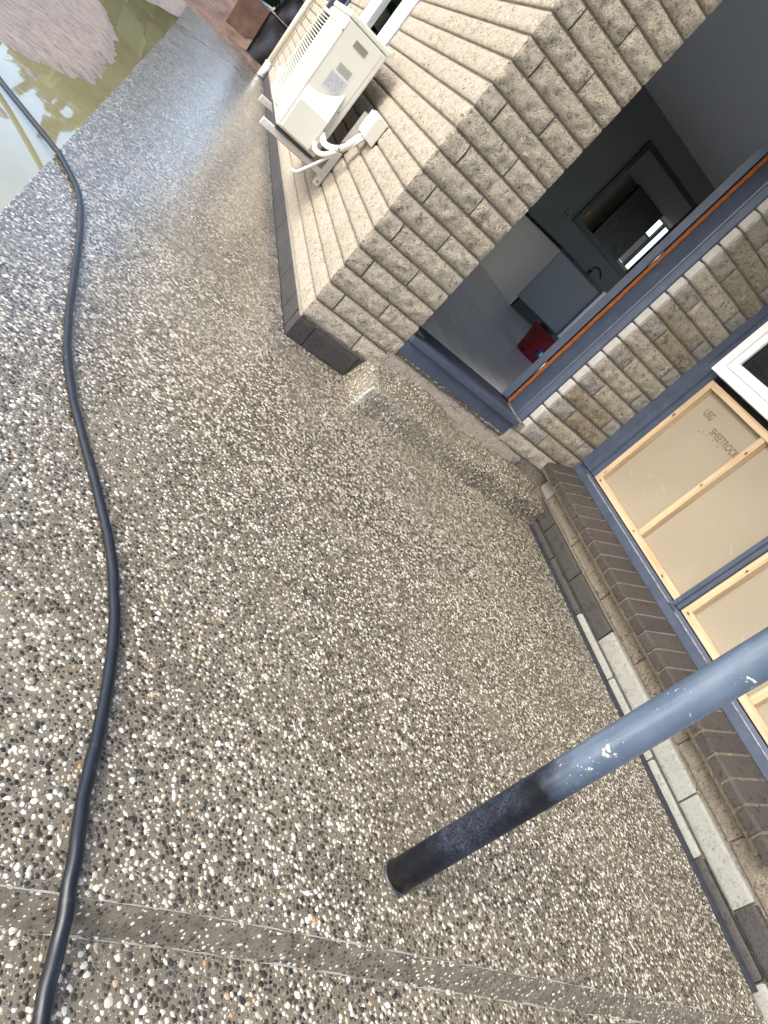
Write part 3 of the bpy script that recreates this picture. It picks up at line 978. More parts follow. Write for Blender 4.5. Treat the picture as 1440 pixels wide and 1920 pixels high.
# kitchen island
isl = empty('kitchen_island', (3.42, 4.73, FZ))
props(isl, 'kitchen island with pale end panel, grey front and black worktop', 'cabinet')
def ki(o):
    return under(o, isl)
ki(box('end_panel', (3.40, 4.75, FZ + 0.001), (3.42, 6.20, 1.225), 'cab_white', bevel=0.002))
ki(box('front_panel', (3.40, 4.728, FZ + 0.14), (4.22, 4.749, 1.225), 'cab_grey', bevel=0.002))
ki(box('carcass', (3.421, 4.75, FZ + 0.001), (4.24, 6.20, 1.224), 'int_trim'))
ki(box('plinth', (3.44, 4.735, FZ + 0.001), (4.22, 4.7495, FZ + 0.138), 'int_trim'))
ki(box('worktop', (3.36, 4.69, 1.226), (5.4, 6.21, 1.266), 'worktop', bevel=0.003))
ki(box('side_strip', (4.222, 4.70, FZ + 0.001), (4.30, 4.7495, 1.224), 'int_trim'))
wp = props(box('white_panel', (3.075, 2.98, FZ), (3.65, 3.005, 1.225), 'cab_white', bevel=0.003), 'thin white panel edge standing beside the door stile inside', 'panel')
tp = empty('tap', (4.05, 5.0, 1.266))
props(tp, 'small black mixer tap on the worktop edge', 'tap')
under(tube('tap_base', [(4.05, 5.0, 1.266), (4.05, 5.0, 1.33)], 0.03, 'black_plastic', seg=12), tp)
under(tube('tap_spout', catmull([(4.05, 5.0, 1.33), (4.06, 4.99, 1.39), (4.12, 4.95, 1.40), (4.18, 4.9, 1.34)]), 0.012, 'black_plastic', seg=10), tp)
sw = empty('light_switch', (3.95, 6.245, 1.60))
props(sw, 'dark switch plate on the charcoal kitchen wall', 'switch')
under(box('plate', (3.86, 6.238, 1.55), (3.96, 6.249, 1.70), 'int_dark', bevel=0.003), sw)
under(box('rocker', (3.89, 6.233, 1.60), (3.93, 6.2375, 1.65), 'int_trim', bevel=0.002), sw)
# red bucket
bk_ = empty('bucket', (2.52, 2.27, FZ))
props(bk_, 'red plastic bucket with blue label and black lid on kitchen floor', 'bucket')
def lathe_rect(name, cx, cy, levels, mat, parent, seg=24, pw=4.0):
    vs, fs = [], []
    for (z, rx, ry) in levels:
        for k in range(seg):
            a = 2 * math.pi * k / seg
            ca, sa = math.cos(a), math.sin(a)
            s = (abs(ca) ** pw + abs(sa) ** pw) ** (-1 / pw)
            vs.append((cx + rx * ca * s, cy + ry * sa * s, z))
    for i in range(len(levels) - 1):
        for k in range(seg):
            fs.append((i * seg + k, i * seg + (k + 1) % seg, (i + 1) * seg + (k + 1) % seg, (i + 1) * seg + k))
    fs.append(tuple(range(seg))[::-1])
    fs.append(tuple((len(levels) - 1) * seg + k for k in range(seg)))
    return under(mesh_obj(name, vs, fs, mat, smooth=False), parent)
lathe_rect('body', 2.53, 2.28, [(FZ, 0.12, 0.10), (FZ + 0.02, 0.128, 0.108), (FZ + 0.24, 0.155, 0.135)], 'red_plastic', bk_)
lathe_rect('rim', 2.53, 2.28, [(FZ + 0.241, 0.165, 0.145), (FZ + 0.268, 0.168, 0.148)], 'red_plastic', bk_)
lathe_rect('lid', 2.53, 2.28, [(FZ + 0.269, 0.11, 0.13), (FZ + 0.30, 0.10, 0.12)], 'black_plastic', bk_)
lb = box('label_sticker', (2.49, 2.148, FZ + 0.07), (2.62, 2.150, FZ + 0.16), 'blue_label')
lb.rotation_euler = (R_(-8), 0, 0)
lb.location.y = 2.155
under(lb, bk_)
lb2 = box('label_emblem', (2.52, 2.148, FZ + 0.085), (2.565, 2.150, FZ + 0.125), 'upvc')
lb2.rotation_euler = (R_(-8), 0, 0)
lb2.location.y = 2.1525
under(lb2, bk_)

# ------------------------------------------------------------------ paving
GZ = 0.020
def yup(x):      # upper arris of the step in the foreground
    return -2.5085 - 0.034 * max(0.0, x + 0.3)
LZ = -0.030
def ylow(x):
    return yup(x) - 0.0285 - 0.003 * max(0.0, x)
slabs = []
def slab(name, pts, mat='matrix', z=GZ, th=0.11, label=None):
    """flat slab with eased edges; pts counter-clockwise"""
    bm = bmesh.new()
    top = [bm.verts.new((x, y, z)) for x, y in pts]
    bot = [bm.verts.new((x, y, z - th)) for x, y in pts]
    bm.faces.new(top)
    bm.faces.new(bot[::-1])
    n = len(pts)
    for i in range(n):
        bm.faces.new((top[i], bot[i], bot[(i + 1) % n], top[(i + 1) % n]))
    bmesh.ops.recalc_face_normals(bm, faces=list(bm.faces))
    te = [e for e in bm.edges if e.verts[0] in top and e.verts[1] in top]
    bmesh.ops.bevel(bm, geom=te, offset=0.004, segments=2, affect='EDGES')
    bmesh.ops.triangulate(bm, faces=list(bm.faces))
    me = bpy.data.meshes.new(name)
    bm.to_mesh(me)
    bm.free()
    me.materials.append(M[mat])
    o = bpy.data.objects.new(name, me)
    C.objects.link(o)
    o['kind'] = 'structure'
    slabs.append(o)
    return o
xs = [-1.115 + (1.722 + 1.115) * k / 20 for k in range(21)]
front = [(x, yup(x) if x < 1.5 else yup(1.5)) for x in xs]
near_slab = slab('path_slab', front + [(1.722, -0.001), (-0.005, -0.001), (-0.005, 0.170), (-1.120, 0.083)])
mid_slab = slab('path_slab', [(-1.120, 0.086), (-0.005, 0.173), (-0.005, 7.22), (-1.145, 5.92)])
far_slab = slab('path_slab', [(-1.146, 5.935), (-0.005, 7.235), (-0.005, 8.27), (-1.195, 8.20)])
jf = under(mesh_obj('joint_filler', [(-1.12, 0.080, GZ - 0.0025), (-0.005, 0.167, GZ - 0.0025), (-0.005, 0.180, GZ - 0.0025), (-1.12, 0.093, GZ - 0.0025)], [(0, 1, 2, 3)], 'mortar'), mid_slab)
# lower paving with the concrete riser
lowp = [(-1.3, -3.31), (1.735, -3.31)] + [(x, yup(x) + 0.02) for x in reversed(xs)] + [(-1.3, -2.50)]
low_slab = slab('lower_paving', lowp, z=LZ)
rv, rf = [], []
for k, x in enumerate(xs):
    for j in range(6):
        t = j / 5
        y = yup(x) + 0.0032 * (1 - t) + (ylow(x) - yup(x)) * (t ** 0.9) + 0.0015 * noise.noise(Vector((x * 9, t * 3, 0)))
        rv.append((x, y, GZ + 0.0006 + (LZ - 0.003 - GZ - 0.0006) * (t ** 1.15)))
for k in range(len(xs) - 1):
    for j in range(5):
        a = k * 6 + j
        rf.append((a, a + 1, a + 7, a + 6))
riser = mesh_obj('step_riser', rv, rf, 'riser_cement')
riser['kind'] = 'structure'
# smooth cement arris lines
def strip(name, f, z, w0, parent, seedv, nz=0.0):
    vs, fs = [], []
    n = 160
    for k in range(n + 1):
        x = -1.115 + 2.84 * k / n
        a = max(0.0004, w0 * (0.40 + 1.3 * noise.noise(Vector((x * 16, seedv, 0))) + 1.1 * noise.noise(Vector((x * 55, seedv, 4)))))
        y = f(x) + nz
        vs += [(x, y, z), (x, y + a, z)]
    for k in range(n):
        fs.append((2 * k, 2 * k + 2, 2 * k + 3, 2 * k + 1))
    return under(mesh_obj(name, vs, fs, 'cement'), parent)
strip('cement_edge', yup, GZ + 0.0018, 0.0045, near_slab, 1.0, 0.001)
strip('cement_edge', lambda x: ylow(x) - 0.004, LZ + 0.0012, 0.0045, low_slab, 5.0, 0.0)

# rough ramped step at the door
sx = np.linspace(0.352, 1.735, 30)
prof_v, prof_f = [], []
def stepZ(x, t):
    """cross-section t 0 (wall) .. 1 (toe)"""
    top = 0.197 + 0.03 * math.exp(-((x - 0.72) / 0.16) ** 2) - 0.012 * (x - 0.4)
    wob = 0.004 * noise.noise(Vector((x * 7, t * 5, 2.0))) + 0.003 * noise.noise(Vector((x * 19, t * 12, 5.0)))
    ridge_y = -0.225 + 0.07 * max(0, (x - 1.2)) + 0.015 * noise.noise(Vector((x * 5, 0, 7)))
    ridge_z = 0.150 - 0.012 * (x - 0.4)
    toe_y = ridge_y - 0.035
    if t < 0.55:
        s = t / 0.55
        y = ridge_y * s
        z = top + (ridge_z - top) * (s ** 1.3)
    elif t < 0.72:
        s = (t - 0.55) / 0.17
        y = ridge_y - 0.016 * math.sin(s * 1.57)
        z = ridge_z - 0.022 * (1 - math.cos(s * 1.57))
    else:
        s = (t - 0.72) / 0.28
        y = ridge_y - 0.016 + (toe_y - ridge_y + 0.016) * s
        z = ridge_z - 0.022 + (GZ - 0.004 - ridge_z + 0.022) * s
    return y + wob * 0.5 - 0.001, z + wob * (1 if t < 0.9 else 0)
NT = 16
for k, x in enumerate(sx):
    e = min(1.0, (x - 0.352) / 0.05)
    for j in range(NT + 1):
        y, z = stepZ(x, j / NT)
        lift = e ** 0.45
        ex = x + (0.03 * (1 - e) * (j / NT))
        prof_v.append((ex, y, (GZ - 0.004) + (z - GZ + 0.004) * max(0.0, lift)))
for k in range(len(sx) - 1):
    for j in range(NT):
        a = k * (NT + 1) + j
        prof_f.append((a, a + 1, a + NT + 2, a + NT + 1))
step = mesh_obj('door_step', prof_v, prof_f, 'matrix', smooth=True)
step['kind'] = 'structure'
# pale mortar smear between step and sill
sm_v, sm_f = [], []
n = 60
for k in range(n + 1):
    x = 0.44 + (1.45 - 0.44) * k / n
    zt = 0.262 - 0.02 * (x - 0.44) + 0.012 * noise.noise(Vector((x * 12, 0, 3)))
    zb = 0.185
    sm_v += [(x, -0.022 - 0.006 * noise.noise(Vector((x * 15, 1, 1))), zb), (x, -0.010, (zt + zb) / 2 + 0.02), (x, 0.003, zt)]
for k in range(n):
    sm_f += [(3 * k, 3 * k + 3, 3 * k + 4, 3 * k + 1), (3 * k + 1, 3 * k + 4, 3 * k + 5, 3 * k + 2)]
under(mesh_obj('mortar_smear', sm_v, sm_f, 'mortar_pale', smooth=True), wallB)

# black expansion strip between slab and wall
es = props(prism('expansion_strip', [(1.7230, -0.05), (1.7385, -0.05), (1.7385, 0.034), (1.7230, 0.027)], 'y', -2.50, -0.10, 'black_strip'),
           'black expansion strip along the foot of the window wall', 'strip')
wr = props(box('foam_offcut', (1.69, -0.030, 0.03), (1.728, -0.006, 0.052), 'upvc', bevel=0.003), 'tiny white offcut wedged where the step meets the base course', 'offcut')

# ------------------------------------------------------------------ pebbles set in the paving
rng = np.random.default_rng(7)
def tri_samples(obj, density, keep):
    me = obj.data
    me.calc_loop_triangles()
    nv = len(me.vertices)
    co = np.empty(nv * 3); me.vertices.foreach_get('co', co); co = co.reshape(-1, 3) + np.array(obj.location)
    tr = np.empty(len(me.loop_triangles) * 3, dtype=np.int64); me.loop_triangles.foreach_get('vertices', tr); tr = tr.reshape(-1, 3)
    a, b, c = co[tr[:, 0]], co[tr[:, 1]], co[tr[:, 2]]
    nn = np.cross(b - a, c - a)
    ar = np.linalg.norm(nn, axis=1) / 2
    nn = nn / (2 * ar[:, None] + 1e-12)
    ok = keep(nn, (a + b + c) / 3)
    ar = ar * ok
    cnt = rng.poisson(ar * density)
    idx = np.repeat(np.arange(len(ar)), cnt)
    r1 = np.sqrt(rng.random(len(idx)))[:, None]
    r2 = rng.random(len(idx))[:, None]
    P = (1 - r1) * a[idx] + r1 * (1 - r2) * b[idx] + r1 * r2 * c[idx]
    return P, nn[idx]

def thin(P, dmin):
    """grid dart throwing"""
    cell = {}
    out = []
    inv = 1.0 / dmin
    q = np.floor(P * inv).astype(int)
    d2 = dmin * dmin
    for i in range(len(P)):
        k = (q[i, 0], q[i, 1], q[i, 2])
        bad = False
        px, py, pz = P[i]
        for dx in (-1, 0, 1):
            for dy in (-1, 0, 1):
                for dz in (-1, 0, 1):
                    for (x, y, z) in cell.get((k[0] + dx, k[1] + dy, k[2] + dz), ()):
                        if (x - px) ** 2 + (y - py) ** 2 + (z - pz) ** 2 < d2:
                            bad = True
                            break
                    if bad: break
                if bad: break
            if bad: break
        if not bad:
            cell.setdefault(k, []).append((px, py, pz))
            out.append(i)
    return np.array(out, dtype=int)

def pebbles(obj, density, dmin, smin, smax, keep, nside=7, two=True, sel=None, orange=0.02):
    P, Nn = tri_samples(obj, density, keep)
    if sel is not None:
        k = sel(P)
        P, Nn = P[k], Nn[k]
    k = thin(P, dmin)
    P, Nn = P[k], Nn[k]
    Nn = np.where((Nn @ np.array([0.0, -0.5, 1.0]))[:, None] < 0, -Nn, Nn)
    n = len(P)
    if n == 0:
        return
    ref = np.where(np.abs(Nn[:, 2:3]) < 0.9, np.array([[0, 0, 1.0]]), np.array([[1.0, 0, 0]]))
    T = np.cross(Nn, ref); T /= np.linalg.norm(T, axis=1)[:, None]
    B = np.cross(Nn, T)
    rot = rng.random(n) * 6.283
    r = smin + (smax - smin) * rng.beta(1.4, 2.3, n)
    asp = rng.uniform(0.55, 1.0, n)
    ang = (np.arange(nside) / nside * 6.2832)[None, :] + rng.normal(0, 0.16, (n, nside))
    rad = rng.uniform(0.70, 1.2, (n, nside))
    lx = np.cos(ang) * rad * r[:, None]
    ly = np.sin(ang) * rad * (r * asp)[:, None]
    u = lx * np.cos(rot)[:, None] - ly * np.sin(rot)[:, None]
    v = lx * np.sin(rot)[:, None] + ly * np.cos(rot)[:, None]
    h = r * rng.uniform(0.05, 0.12, n)
    base = P[:, None, :] + u[:, :, None] * T[:, None, :] + v[:, :, None] * B[:, None, :] + Nn[:, None, :] * (-0.0008 if two else 0.0002)
    parts = [base]
    if two:
        mid = P[:, None, :] + 0.80 * u[:, :, None] * T[:, None, :] + 0.80 * v[:, :, None] * B[:, None, :] + (Nn * (h * 0.8)[:, None])[:, None, :]
        parts.append(mid)
    tilt = rng.normal(0, 0.15, (n, 2)) * r[:, None]
    top = (P + Nn * h[:, None] + T * tilt[:, :1] + B * tilt[:, 1:])[:, None, :]
    parts.append(top)
    V = np.concatenate(parts, axis=1)
    per = V.shape[1]
    fl_ = []
    for i in range(nside):
        j = (i + 1) % nside
        if two:
            fl_ += [(i, j, nside + j), (i, nside + j, nside + i), (nside + i, nside + j, 2 * nside)]
        else:
            fl_ += [(i, j, nside)]
    Fb = np.array(fl_)
    F = (Fb[None] + (np.arange(n) * per)[:, None, None]).reshape(-1, 3)
    # stone colours
    pal = np.array([(0.58, 0.53, 0.445), (0.50, 0.445, 0.355), (0.66, 0.63, 0.57), (0.40, 0.355, 0.28), (0.011, 0.011, 0.011), (0.007, 0.008, 0.009), (0.022, 0.022, 0.021), (0.07, 0.066, 0.058), (0.42, 0.23, 0.09), (0.45, 0.33, 0.21)])
    pr = np.array([0.18, 0.12, 0.08, 0.06, 0.24, 0.24, 0.10, 0.04, orange * 0.15, orange])
    pr /= pr.sum()
    ci = rng.choice(len(pal), n, p=pr)
    col = pal[ci] * rng.uniform(0.85, 1.12, (n, 1))
    me = bpy.data.meshes.new('pebbles')
    V = V.reshape(-1, 3)
    me.vertices.add(len(V)); me.vertices.foreach_set('co', V.ravel())
    me.loops.add(len(F) * 3); me.loops.foreach_set('vertex_index', F.ravel().astype(np.int32))
    me.polygons.add(len(F))
    me.polygons.foreach_set('loop_start', np.arange(len(F), dtype=np.int32) * 3)
    me.polygons.foreach_set('use_smooth', np.ones(len(F), dtype=bool))
    me.update(calc_edges=True)
    a = me.attributes.new('stone', 'FLOAT_COLOR', 'POINT')
    cc = np.ones((n, per, 4), dtype=np.float32)
    cc[:, :, :3] = col[:, None, :]
    a.data.foreach_set('color', cc.ravel())
    me.materials.append(M['pebble'])
    o = bpy.data.objects.new('pebbles', me)
    C.objects.link(o)
    o['kind'] = 'stuff'
    under(o, obj)
    return n

upf = lambda nn, c: (nn[:, 2] > 0.9) * 1.0
tot = 0
vis = lambda P: (P[:, 1] > -2.72)
def patchy(P, s=2.2):
    return np.array([noise.noise(Vector((p[0] * s, p[1] * s, 0.3))) > -0.62 + 0.5 * q for p, q in zip(P, rng.random(len(P)) - 0.5)])
cnt_log = {}
cnt_log['near'] = pebbles(near_slab, 34000, 0.0068, 0.0027, 0.0088, upf, nside=6, sel=lambda P: patchy(P) & (P[:, 1] < -1.2))
cnt_log['near2'] = pebbles(near_slab, 32000, 0.0070, 0.0030, 0.0088, upf, nside=6, two=False, sel=lambda P: patchy(P) & (P[:, 1] >= -1.2))
cnt_log['mid'] = pebbles(mid_slab, 18000, 0.0086, 0.0040, 0.0096, upf, nside=5, two=False)
cnt_log['far'] = pebbles(far_slab, 12000, 0.0100, 0.0050, 0.0098, upf, nside=5, two=False)
cnt_log['low'] = pebbles(low_slab, 34000, 0.0069, 0.0027, 0.0092, upf, nside=6, sel=lambda P: (P[:, 1] > -2.9) & (P[:, 0] > -0.8) & patchy(P), orange=0.03)
cnt_log['riser'] = pebbles(riser, 20000, 0.0068, 0.0018, 0.0068, lambda nn, c: np.ones(len(nn)), nside=6)
cnt_log['step'] = pebbles(step, 20000, 0.0075, 0.003, 0.0088, lambda nn, c: np.ones(len(nn)), nside=6)
print('pebbles', cnt_log)

# ------------------------------------------------------------------ mud, water and far ground
def island(px, py):
    """height of wet mud above the puddle floor, metres"""
    def pol(poly, x, y):
        ins = False
        dm = 1e9
        n = len(poly)
        for i in range(n):
            x1, y1 = poly[i]; x2, y2 = poly[(i + 1) % n]
            if (y1 > y) != (y2 > y) and x < (x2 - x1) * (y - y1) / (y2 - y1) + x1:
                ins = not ins
            ex, ey = x2 - x1, y2 - y1
            t = max(0, min(1, ((x - x1) * ex + (y - y1) * ey) / (ex * ex + ey * ey + 1e-9)))
            dm = min(dm, math.hypot(x - x1 - t * ex, (y - y1 - t * ey) * 0.45))
        return dm if ins else -dm
    d = -9
    for poly in ISL:
        d = max(d, pol(poly, px, py))
    nz = noise.noise(Vector((px * 2.2, py * 6.0, 0.7))) * 0.045 + noise.noise(Vector((px * 6, py * 20.0, 3.1))) * 0.022
    d += nz
    return max(-0.03, min(0.022, d * 0.28))
ISL = [[(-1.20, 1.70), (-1.32, 1.42), (-1.44, 1.23), (-1.60, 1.12), (-2.4, 0.9), (-4.0, 0.8), (-6, 1.0), (-6, 3.31), (-3.0, 5.2), (-1.70, 4.2), (-1.34, 3.40), (-1.24, 2.5)],
       [(-1.24, 0.68), (-1.40, 0.93), (-1.50, 1.08), (-1.42, 1.10), (-1.29, 0.90)],
       [(-1.29, 0.30), (-1.36, 0.20), (-1.9, 0.05), (-3.5, -0.2), (-3.5, 0.35), (-1.5, 0.42)],
       [(-1.22, -0.08), (-1.26, -0.16), (-1.6, -0.3), (-1.6, -0.1), (-1.3, -0.02)],
       [(-1.16, 6.9), (-1.5, 5.9), (-3.5, 6.1), (-6, 7), (-6, 12), (-1.1, 12)]]
WZ = -0.022
gx = np.concatenate([np.array([-120, -60, -30, -15, -9]), np.linspace(-6, -3.2, 15), np.linspace(-3.1, -1.02, 92), np.array([0, 4, 10, 30, 70, 120])])
gy = np.concatenate([np.array([-120, -60, -25, -10, -6]), np.linspace(-4, -0.8, 17), np.linspace(-0.75, 6.0, 200), np.linspace(6.15, 13, 40), np.array([16, 25, 50, 80, 120])])
gv, gf = [], []
for x in gx:
    for y in gy:
        z = WZ - 0.03
        if -6.2 < x < -1.0 and -4.1 < y < 13.2:
            z = WZ - 0.004 + island(float(x), float(y))
        elif y > 13:
            z = WZ + 0.02
        gv.append((x, y, z - (0.35 if y < -2.4 or x > -0.5 else 0)))
ny = len(gy)
for i in range(len(gx) - 1):
    for j in range(ny - 1):
        a = i * ny + j
        gf.append((a, a + ny, a + ny + 1, a + 1))
mud = struct(mesh_obj('mud_ground', gv, gf, 'mud', smooth=True))
wat = struct(mesh_obj('puddle_water', [(-8, -4.5, WZ), (-1.08, -4.5, WZ), (-1.08, 9, WZ), (-8, 9, WZ)], [(0, 1, 2, 3)], 'water'))
# rough dug earth past the end of the path
ev, ef = [], []
ex = np.linspace(-1.9, 0.6, 40)
ey = np.linspace(8.22, 13.0, 60)
for x in ex:
    for y in ey:
        t = (y - 8.22)
        z = -0.03 + 0.045 * min(1, t * 2.5) + 0.10 * max(0, t - 0.7) + 0.05 * noise.fractal(Vector((x * 2.5, y * 2.5, 1)), 1.0, 2.0, 4)
        z += 0.25 * max(0.0, min(1.0, (x + 0.35) / 0.5)) * min(1, max(0, t - 0.3))
        ev.append((x, y, z))
ny = len(ey)
for i in range(len(ex) - 1):
    for j in range(ny - 1):
        a = i * ny + j
        ef.append((a, a + ny, a + ny + 1, a + 1))
struct(mesh_obj('earth_bank', ev, ef, 'earth', smooth=True))
# boards and dark sheet leaning at the end of the house
bd = props(box('leaning_board', (-0.72, 9.9, 0.05), (-0.05, 9.94, 0.62), 'brown_board', bevel=0.004), 'brown weathered board standing past the end of the path', 'board')
bd.rotation_euler = (R_(-12), 0, R_(8))
def sheet(name, x0, x1, y, z0, z1, mat, lean, label):
    n = 14
    vs, fs = [], []
    for s in (0, 1):
        for i in range(n + 1):
            for j in range(n + 1):
                u, w_ = i / n, j / n
                x = x0 + (x1 - x0) * u
                z = z0 + (z1 - z0) * w_
                rr = 0.12
                cut = max(0, rr - (1 - u) * (x1 - x0) * 0) * 0
                yy = y + lean * w_ + 0.035 * noise.noise(Vector((u * 3, w_ * 2, 4))) + s * 0.02
                vs.append((x, yy, z))
    m = (n + 1) ** 2
    for i in range(n):
        for j in range(n):
            a = i * (n + 1) + j
            fs.append((a, a + n + 1, a + n + 2, a + 1))
            fs.append((m + a, m + a + 1, m + a + n + 2, m + a + n + 1))
    rim = [i * (n + 1) for i in range(n + 1)] + [n * (n + 1) + j for j in range(1, n + 1)] + [i * (n + 1) + n for i in range(n - 1, -1, -1)] + [j for j in range(n - 1, 0, -1)]
    for q in range(len(rim)):
        a, b = rim[q], rim[(q + 1) % len(rim)]
        fs.append((a, b, b + m, a + m))
    return props(mesh_obj(name, vs, fs, mat, smooth=True), label, 'sheet')
sheet('dark_sheet', -0.32, 0.3, 8.75, 0.06, 0.66, 'dark_sheet', 0.22, 'black plastic sheet propped behind the downpipe')
sheet('dark_sheet', -0.24, 0.35, 9.05, 0.67, 1.05, 'dark_sheet', 0.1, 'upper grey-black sheet behind the downpipe, above the lower one')
# trees round the site, seen only in the wet ground
def treeline(x0, y0, x1, y1, hgt, n, label):
    random.seed(int(abs(x0) * 7 + abs(y1)))
    vs, fs = [], []
    L = math.hypot(x1 - x0, y1 - y0)
    for k in range(n):
        t = random.random()
        cx, cy = x0 + (x1 - x0) * t + random.gauss(0, 1.2), y0 + (y1 - y0) * t + random.gauss(0, 1.2)
        hh = hgt * (0.75 + 0.35 * noise.noise(Vector((cx * 0.25, cy * 0.25, 0))))
        cz = hh * random.random() ** 0.8
        s = random.uniform(0.35, 0.8)
        d = Vector((random.gauss(0, 1), random.gauss(0, 1), random.gauss(0, 1))).normalized()
        e = d.orthogonal().normalized()
        g = d.cross(e)
        q = len(vs)
        c0 = Vector((cx, cy, cz))
        vs += [c0 + e * s, c0 + g * s * 0.7, c0 - e * s, c0 - g * s * 0.7]
        fs.append((q, q + 1, q + 2, q + 3))
    o = mesh_obj('tree_belt', vs, fs, 'foliage')
    o['kind'] = 'stuff'
    o['label'] = label
    o['category'] = 'trees'
    return o
treeline(-7.0, 29, -2.4, 30, 9.6, 5000, 'tall green tree clump far beyond the puddle')
treeline(-45, 30, 30, 45, 2.6, 5000, 'low green hedge line far behind the path')

# ------------------------------------------------------------------ air conditioner
ac = empty('air_conditioner', (-0.26, 1.7, 0.53))
props(ac, 'cream outdoor air conditioner unit bracketed to the side wall', 'air conditioner')
def acp(o):
    return under(o, ac)
AX0, AX1, AY0, AY1, AZ0, AZ1 = -0.392, -0.125, 1.25, 2.14, 0.535, 1.195
acp(box('casing', (AX0, AY0, AZ0), (AX1, AY1, AZ1 - 0.031), 'ac_cream', bevel=0.010))
acp(box('top_cover', (AX0 - 0.004, AY0 - 0.004, AZ1 - 0.030), (AX1 + 0.004, AY1 + 0.004, AZ1), 'ac_cream', bevel=0.008))
acp(box('front_panel', (AX0 - 0.006, AY0 + 0.10, AZ0 + 0.02), (AX0 - 0.0005, AY1 - 0.02, AZ1 - 0.045), 'ac_edge', bevel=0.002))
gr = empty('grille', (AX0 - 0.03, 1.85, 0.85))
acp(gr)
for (a, b) in (((1.55, 0.58), (2.10, 0.60)), ((1.55, 1.105), (2.10, 1.125)), ((1.55, 0.6005), (1.57, 1.1045)), ((2.08, 0.6005), (2.10, 1.1045))):
    under(box('grille_rim', (AX0 - 0.042, a[0], a[1]), (AX0 - 0.0065, b[0], b[1]), 'ac_cream', bevel=0.003), gr)
for k in range(28):
    z = 0.612 + k * 0.0175
    under(box('grille_bar', (AX0 - 0.046, 1.5705, z), (AX0 - 0.020, 2.0795, z + 0.0065), 'ac_cream', bevel=0.001), gr)
under(box('fan_recess', (AX0 - 0.0095, 1.571, 0.601), (AX0 - 0.0065, 2.079, 1.104), 'ac_dark'), gr)
# end panel: raised service cover with bowed shoulders, handle slot, vents, label
def bowed(name, zlo, zhi, x0, x1, depth, mat, top):
    vs, fs = [], []
    n = 14
    for i in range(n + 1):
        u = i / n
        x = x0 + (x1 - x0) * u
        arc = 0.055 * math.sin(math.pi * u)
        if top:
            za, zb = zlo, zhi - arc * 0.9
            vs += [(x, AY0 - 0.0015, zhi), (x, AY0 - depth * (0.25 + 0.75 * math.sin(math.pi * u)), zb - 0.004), (x, AY0 - 0.0015, zb - 0.012)]
        else:
            zb = zhi + 0.085 - 0.085 * math.sin(math.pi * (0.5 * u + 0.5)) - arc * 0.3
            vs += [(x, AY0 - 0.0015, zb + 0.004), (x, AY0 - depth, zhi - 0.075), (x, AY0 - depth, zlo)]
    for i in range(n):
        a = 3 * i
        fs += [(a, a + 1, a + 4, a + 3), (a + 1, a + 2, a + 5, a + 4)]
    if not top:
        k = len(vs)
        fs.append(tuple(3 * i + 2 for i in range(n + 1)) + (k + 1, k))
        vs += [(x0, AY0 - 0.0015, zlo), (x1, AY0 - 0.0015, zlo)]
        k2 = 3 * n
        fs.append((0, k, 2, 1))
        fs.append((k2, k2 + 1, k2 + 2, k + 1))
    return acp(mesh_obj(name, vs, fs, mat, smooth=False))
bowed('upper_shoulder', 1.11, 1.15, -0.350, -0.176, 0.014, 'ac_cream', True)
bowed('pipe_cover', 0.555, 0.80, -0.368, -0.185, 0.055, 'ac_cream', False)
acp(box('handle_slot', (-0.300, AY0 - 0.0035, 1.080), (-0.222, AY0 - 0.001, 1.114), 'ac_slot'))
acp(ring('handle_rim', 0, 0.006, 0.041, -0.041, -0.0185, 0.0185, 0.005, 'ac_cream', 0.001))
hr = ac.children[-1]
hr.rotation_euler = (0, 0, R_(90))
hr.location = Vector((-0.261, AY0 - 0.0075, 1.097)) - Vector(ac.location)
for k in range(5):
    acp(box('vent_slit', (-0.303, AY0 - 0.003, 0.948 + k * 0.0085), (-0.222, AY0 - 0.001, 0.9505 + k * 0.0085), 'ac_slot'))
acp(box('rating_label', (-0.318, AY0 - 0.0025, 0.842), (-0.216, AY0 - 0.001, 0.934), 'label_grey'))
lv, lf = [], []
random.seed(5)
for k in range(13):
    z = 0.852 + k * 0.006
    x = -0.312
    while x < -0.224:
        L = random.uniform(0.004, 0.02)
        q = len(lv)
        x2 = min(x + L, -0.222)
        lv += [(x, AY0 - 0.0032, z), (x2, AY0 - 0.0032, z), (x2, AY0 - 0.0032, z + 0.0026), (x, AY0 - 0.0032, z + 0.0026)]
        lf.append((q, q + 1, q + 2, q + 3))
        x = x2 + random.uniform(0.002, 0.008)
acp(mesh_obj('label_print', lv, lf, 'ink'))
for (x, z) in ((-0.385, 1.10), (-0.345, 1.172), (-0.17, 1.172), (-0.163, 0.80), (-0.163, 0.62)):
    acp(tube('screw', [(x, AY0 - 0.003, z), (x, AY0 + 0.002, z)], 0.005, 'steel', seg=8))
acp(box('panel_seam', (-0.378, AY0 - 0.0012, 0.56), (-0.3765, AY0 + 0.001, 1.15), 'ink'))
acp(box('panel_seam', (-0.155, AY0 - 0.0012, 0.56), (-0.1535, AY0 + 0.001, 1.15), 'ink'))
acp(box('valve_cover', (-0.196, AY0 - 0.050, 0.565), (-0.158, AY0 - 0.001, 0.680), 'ac_cream', bevel=0.003))
acp(box('base_pan', (AX0 + 0.01, AY0 + 0.01, AZ0 - 0.02), (AX1 - 0.01, AY1 - 0.01, AZ0 - 0.001), 'ac_dark'))
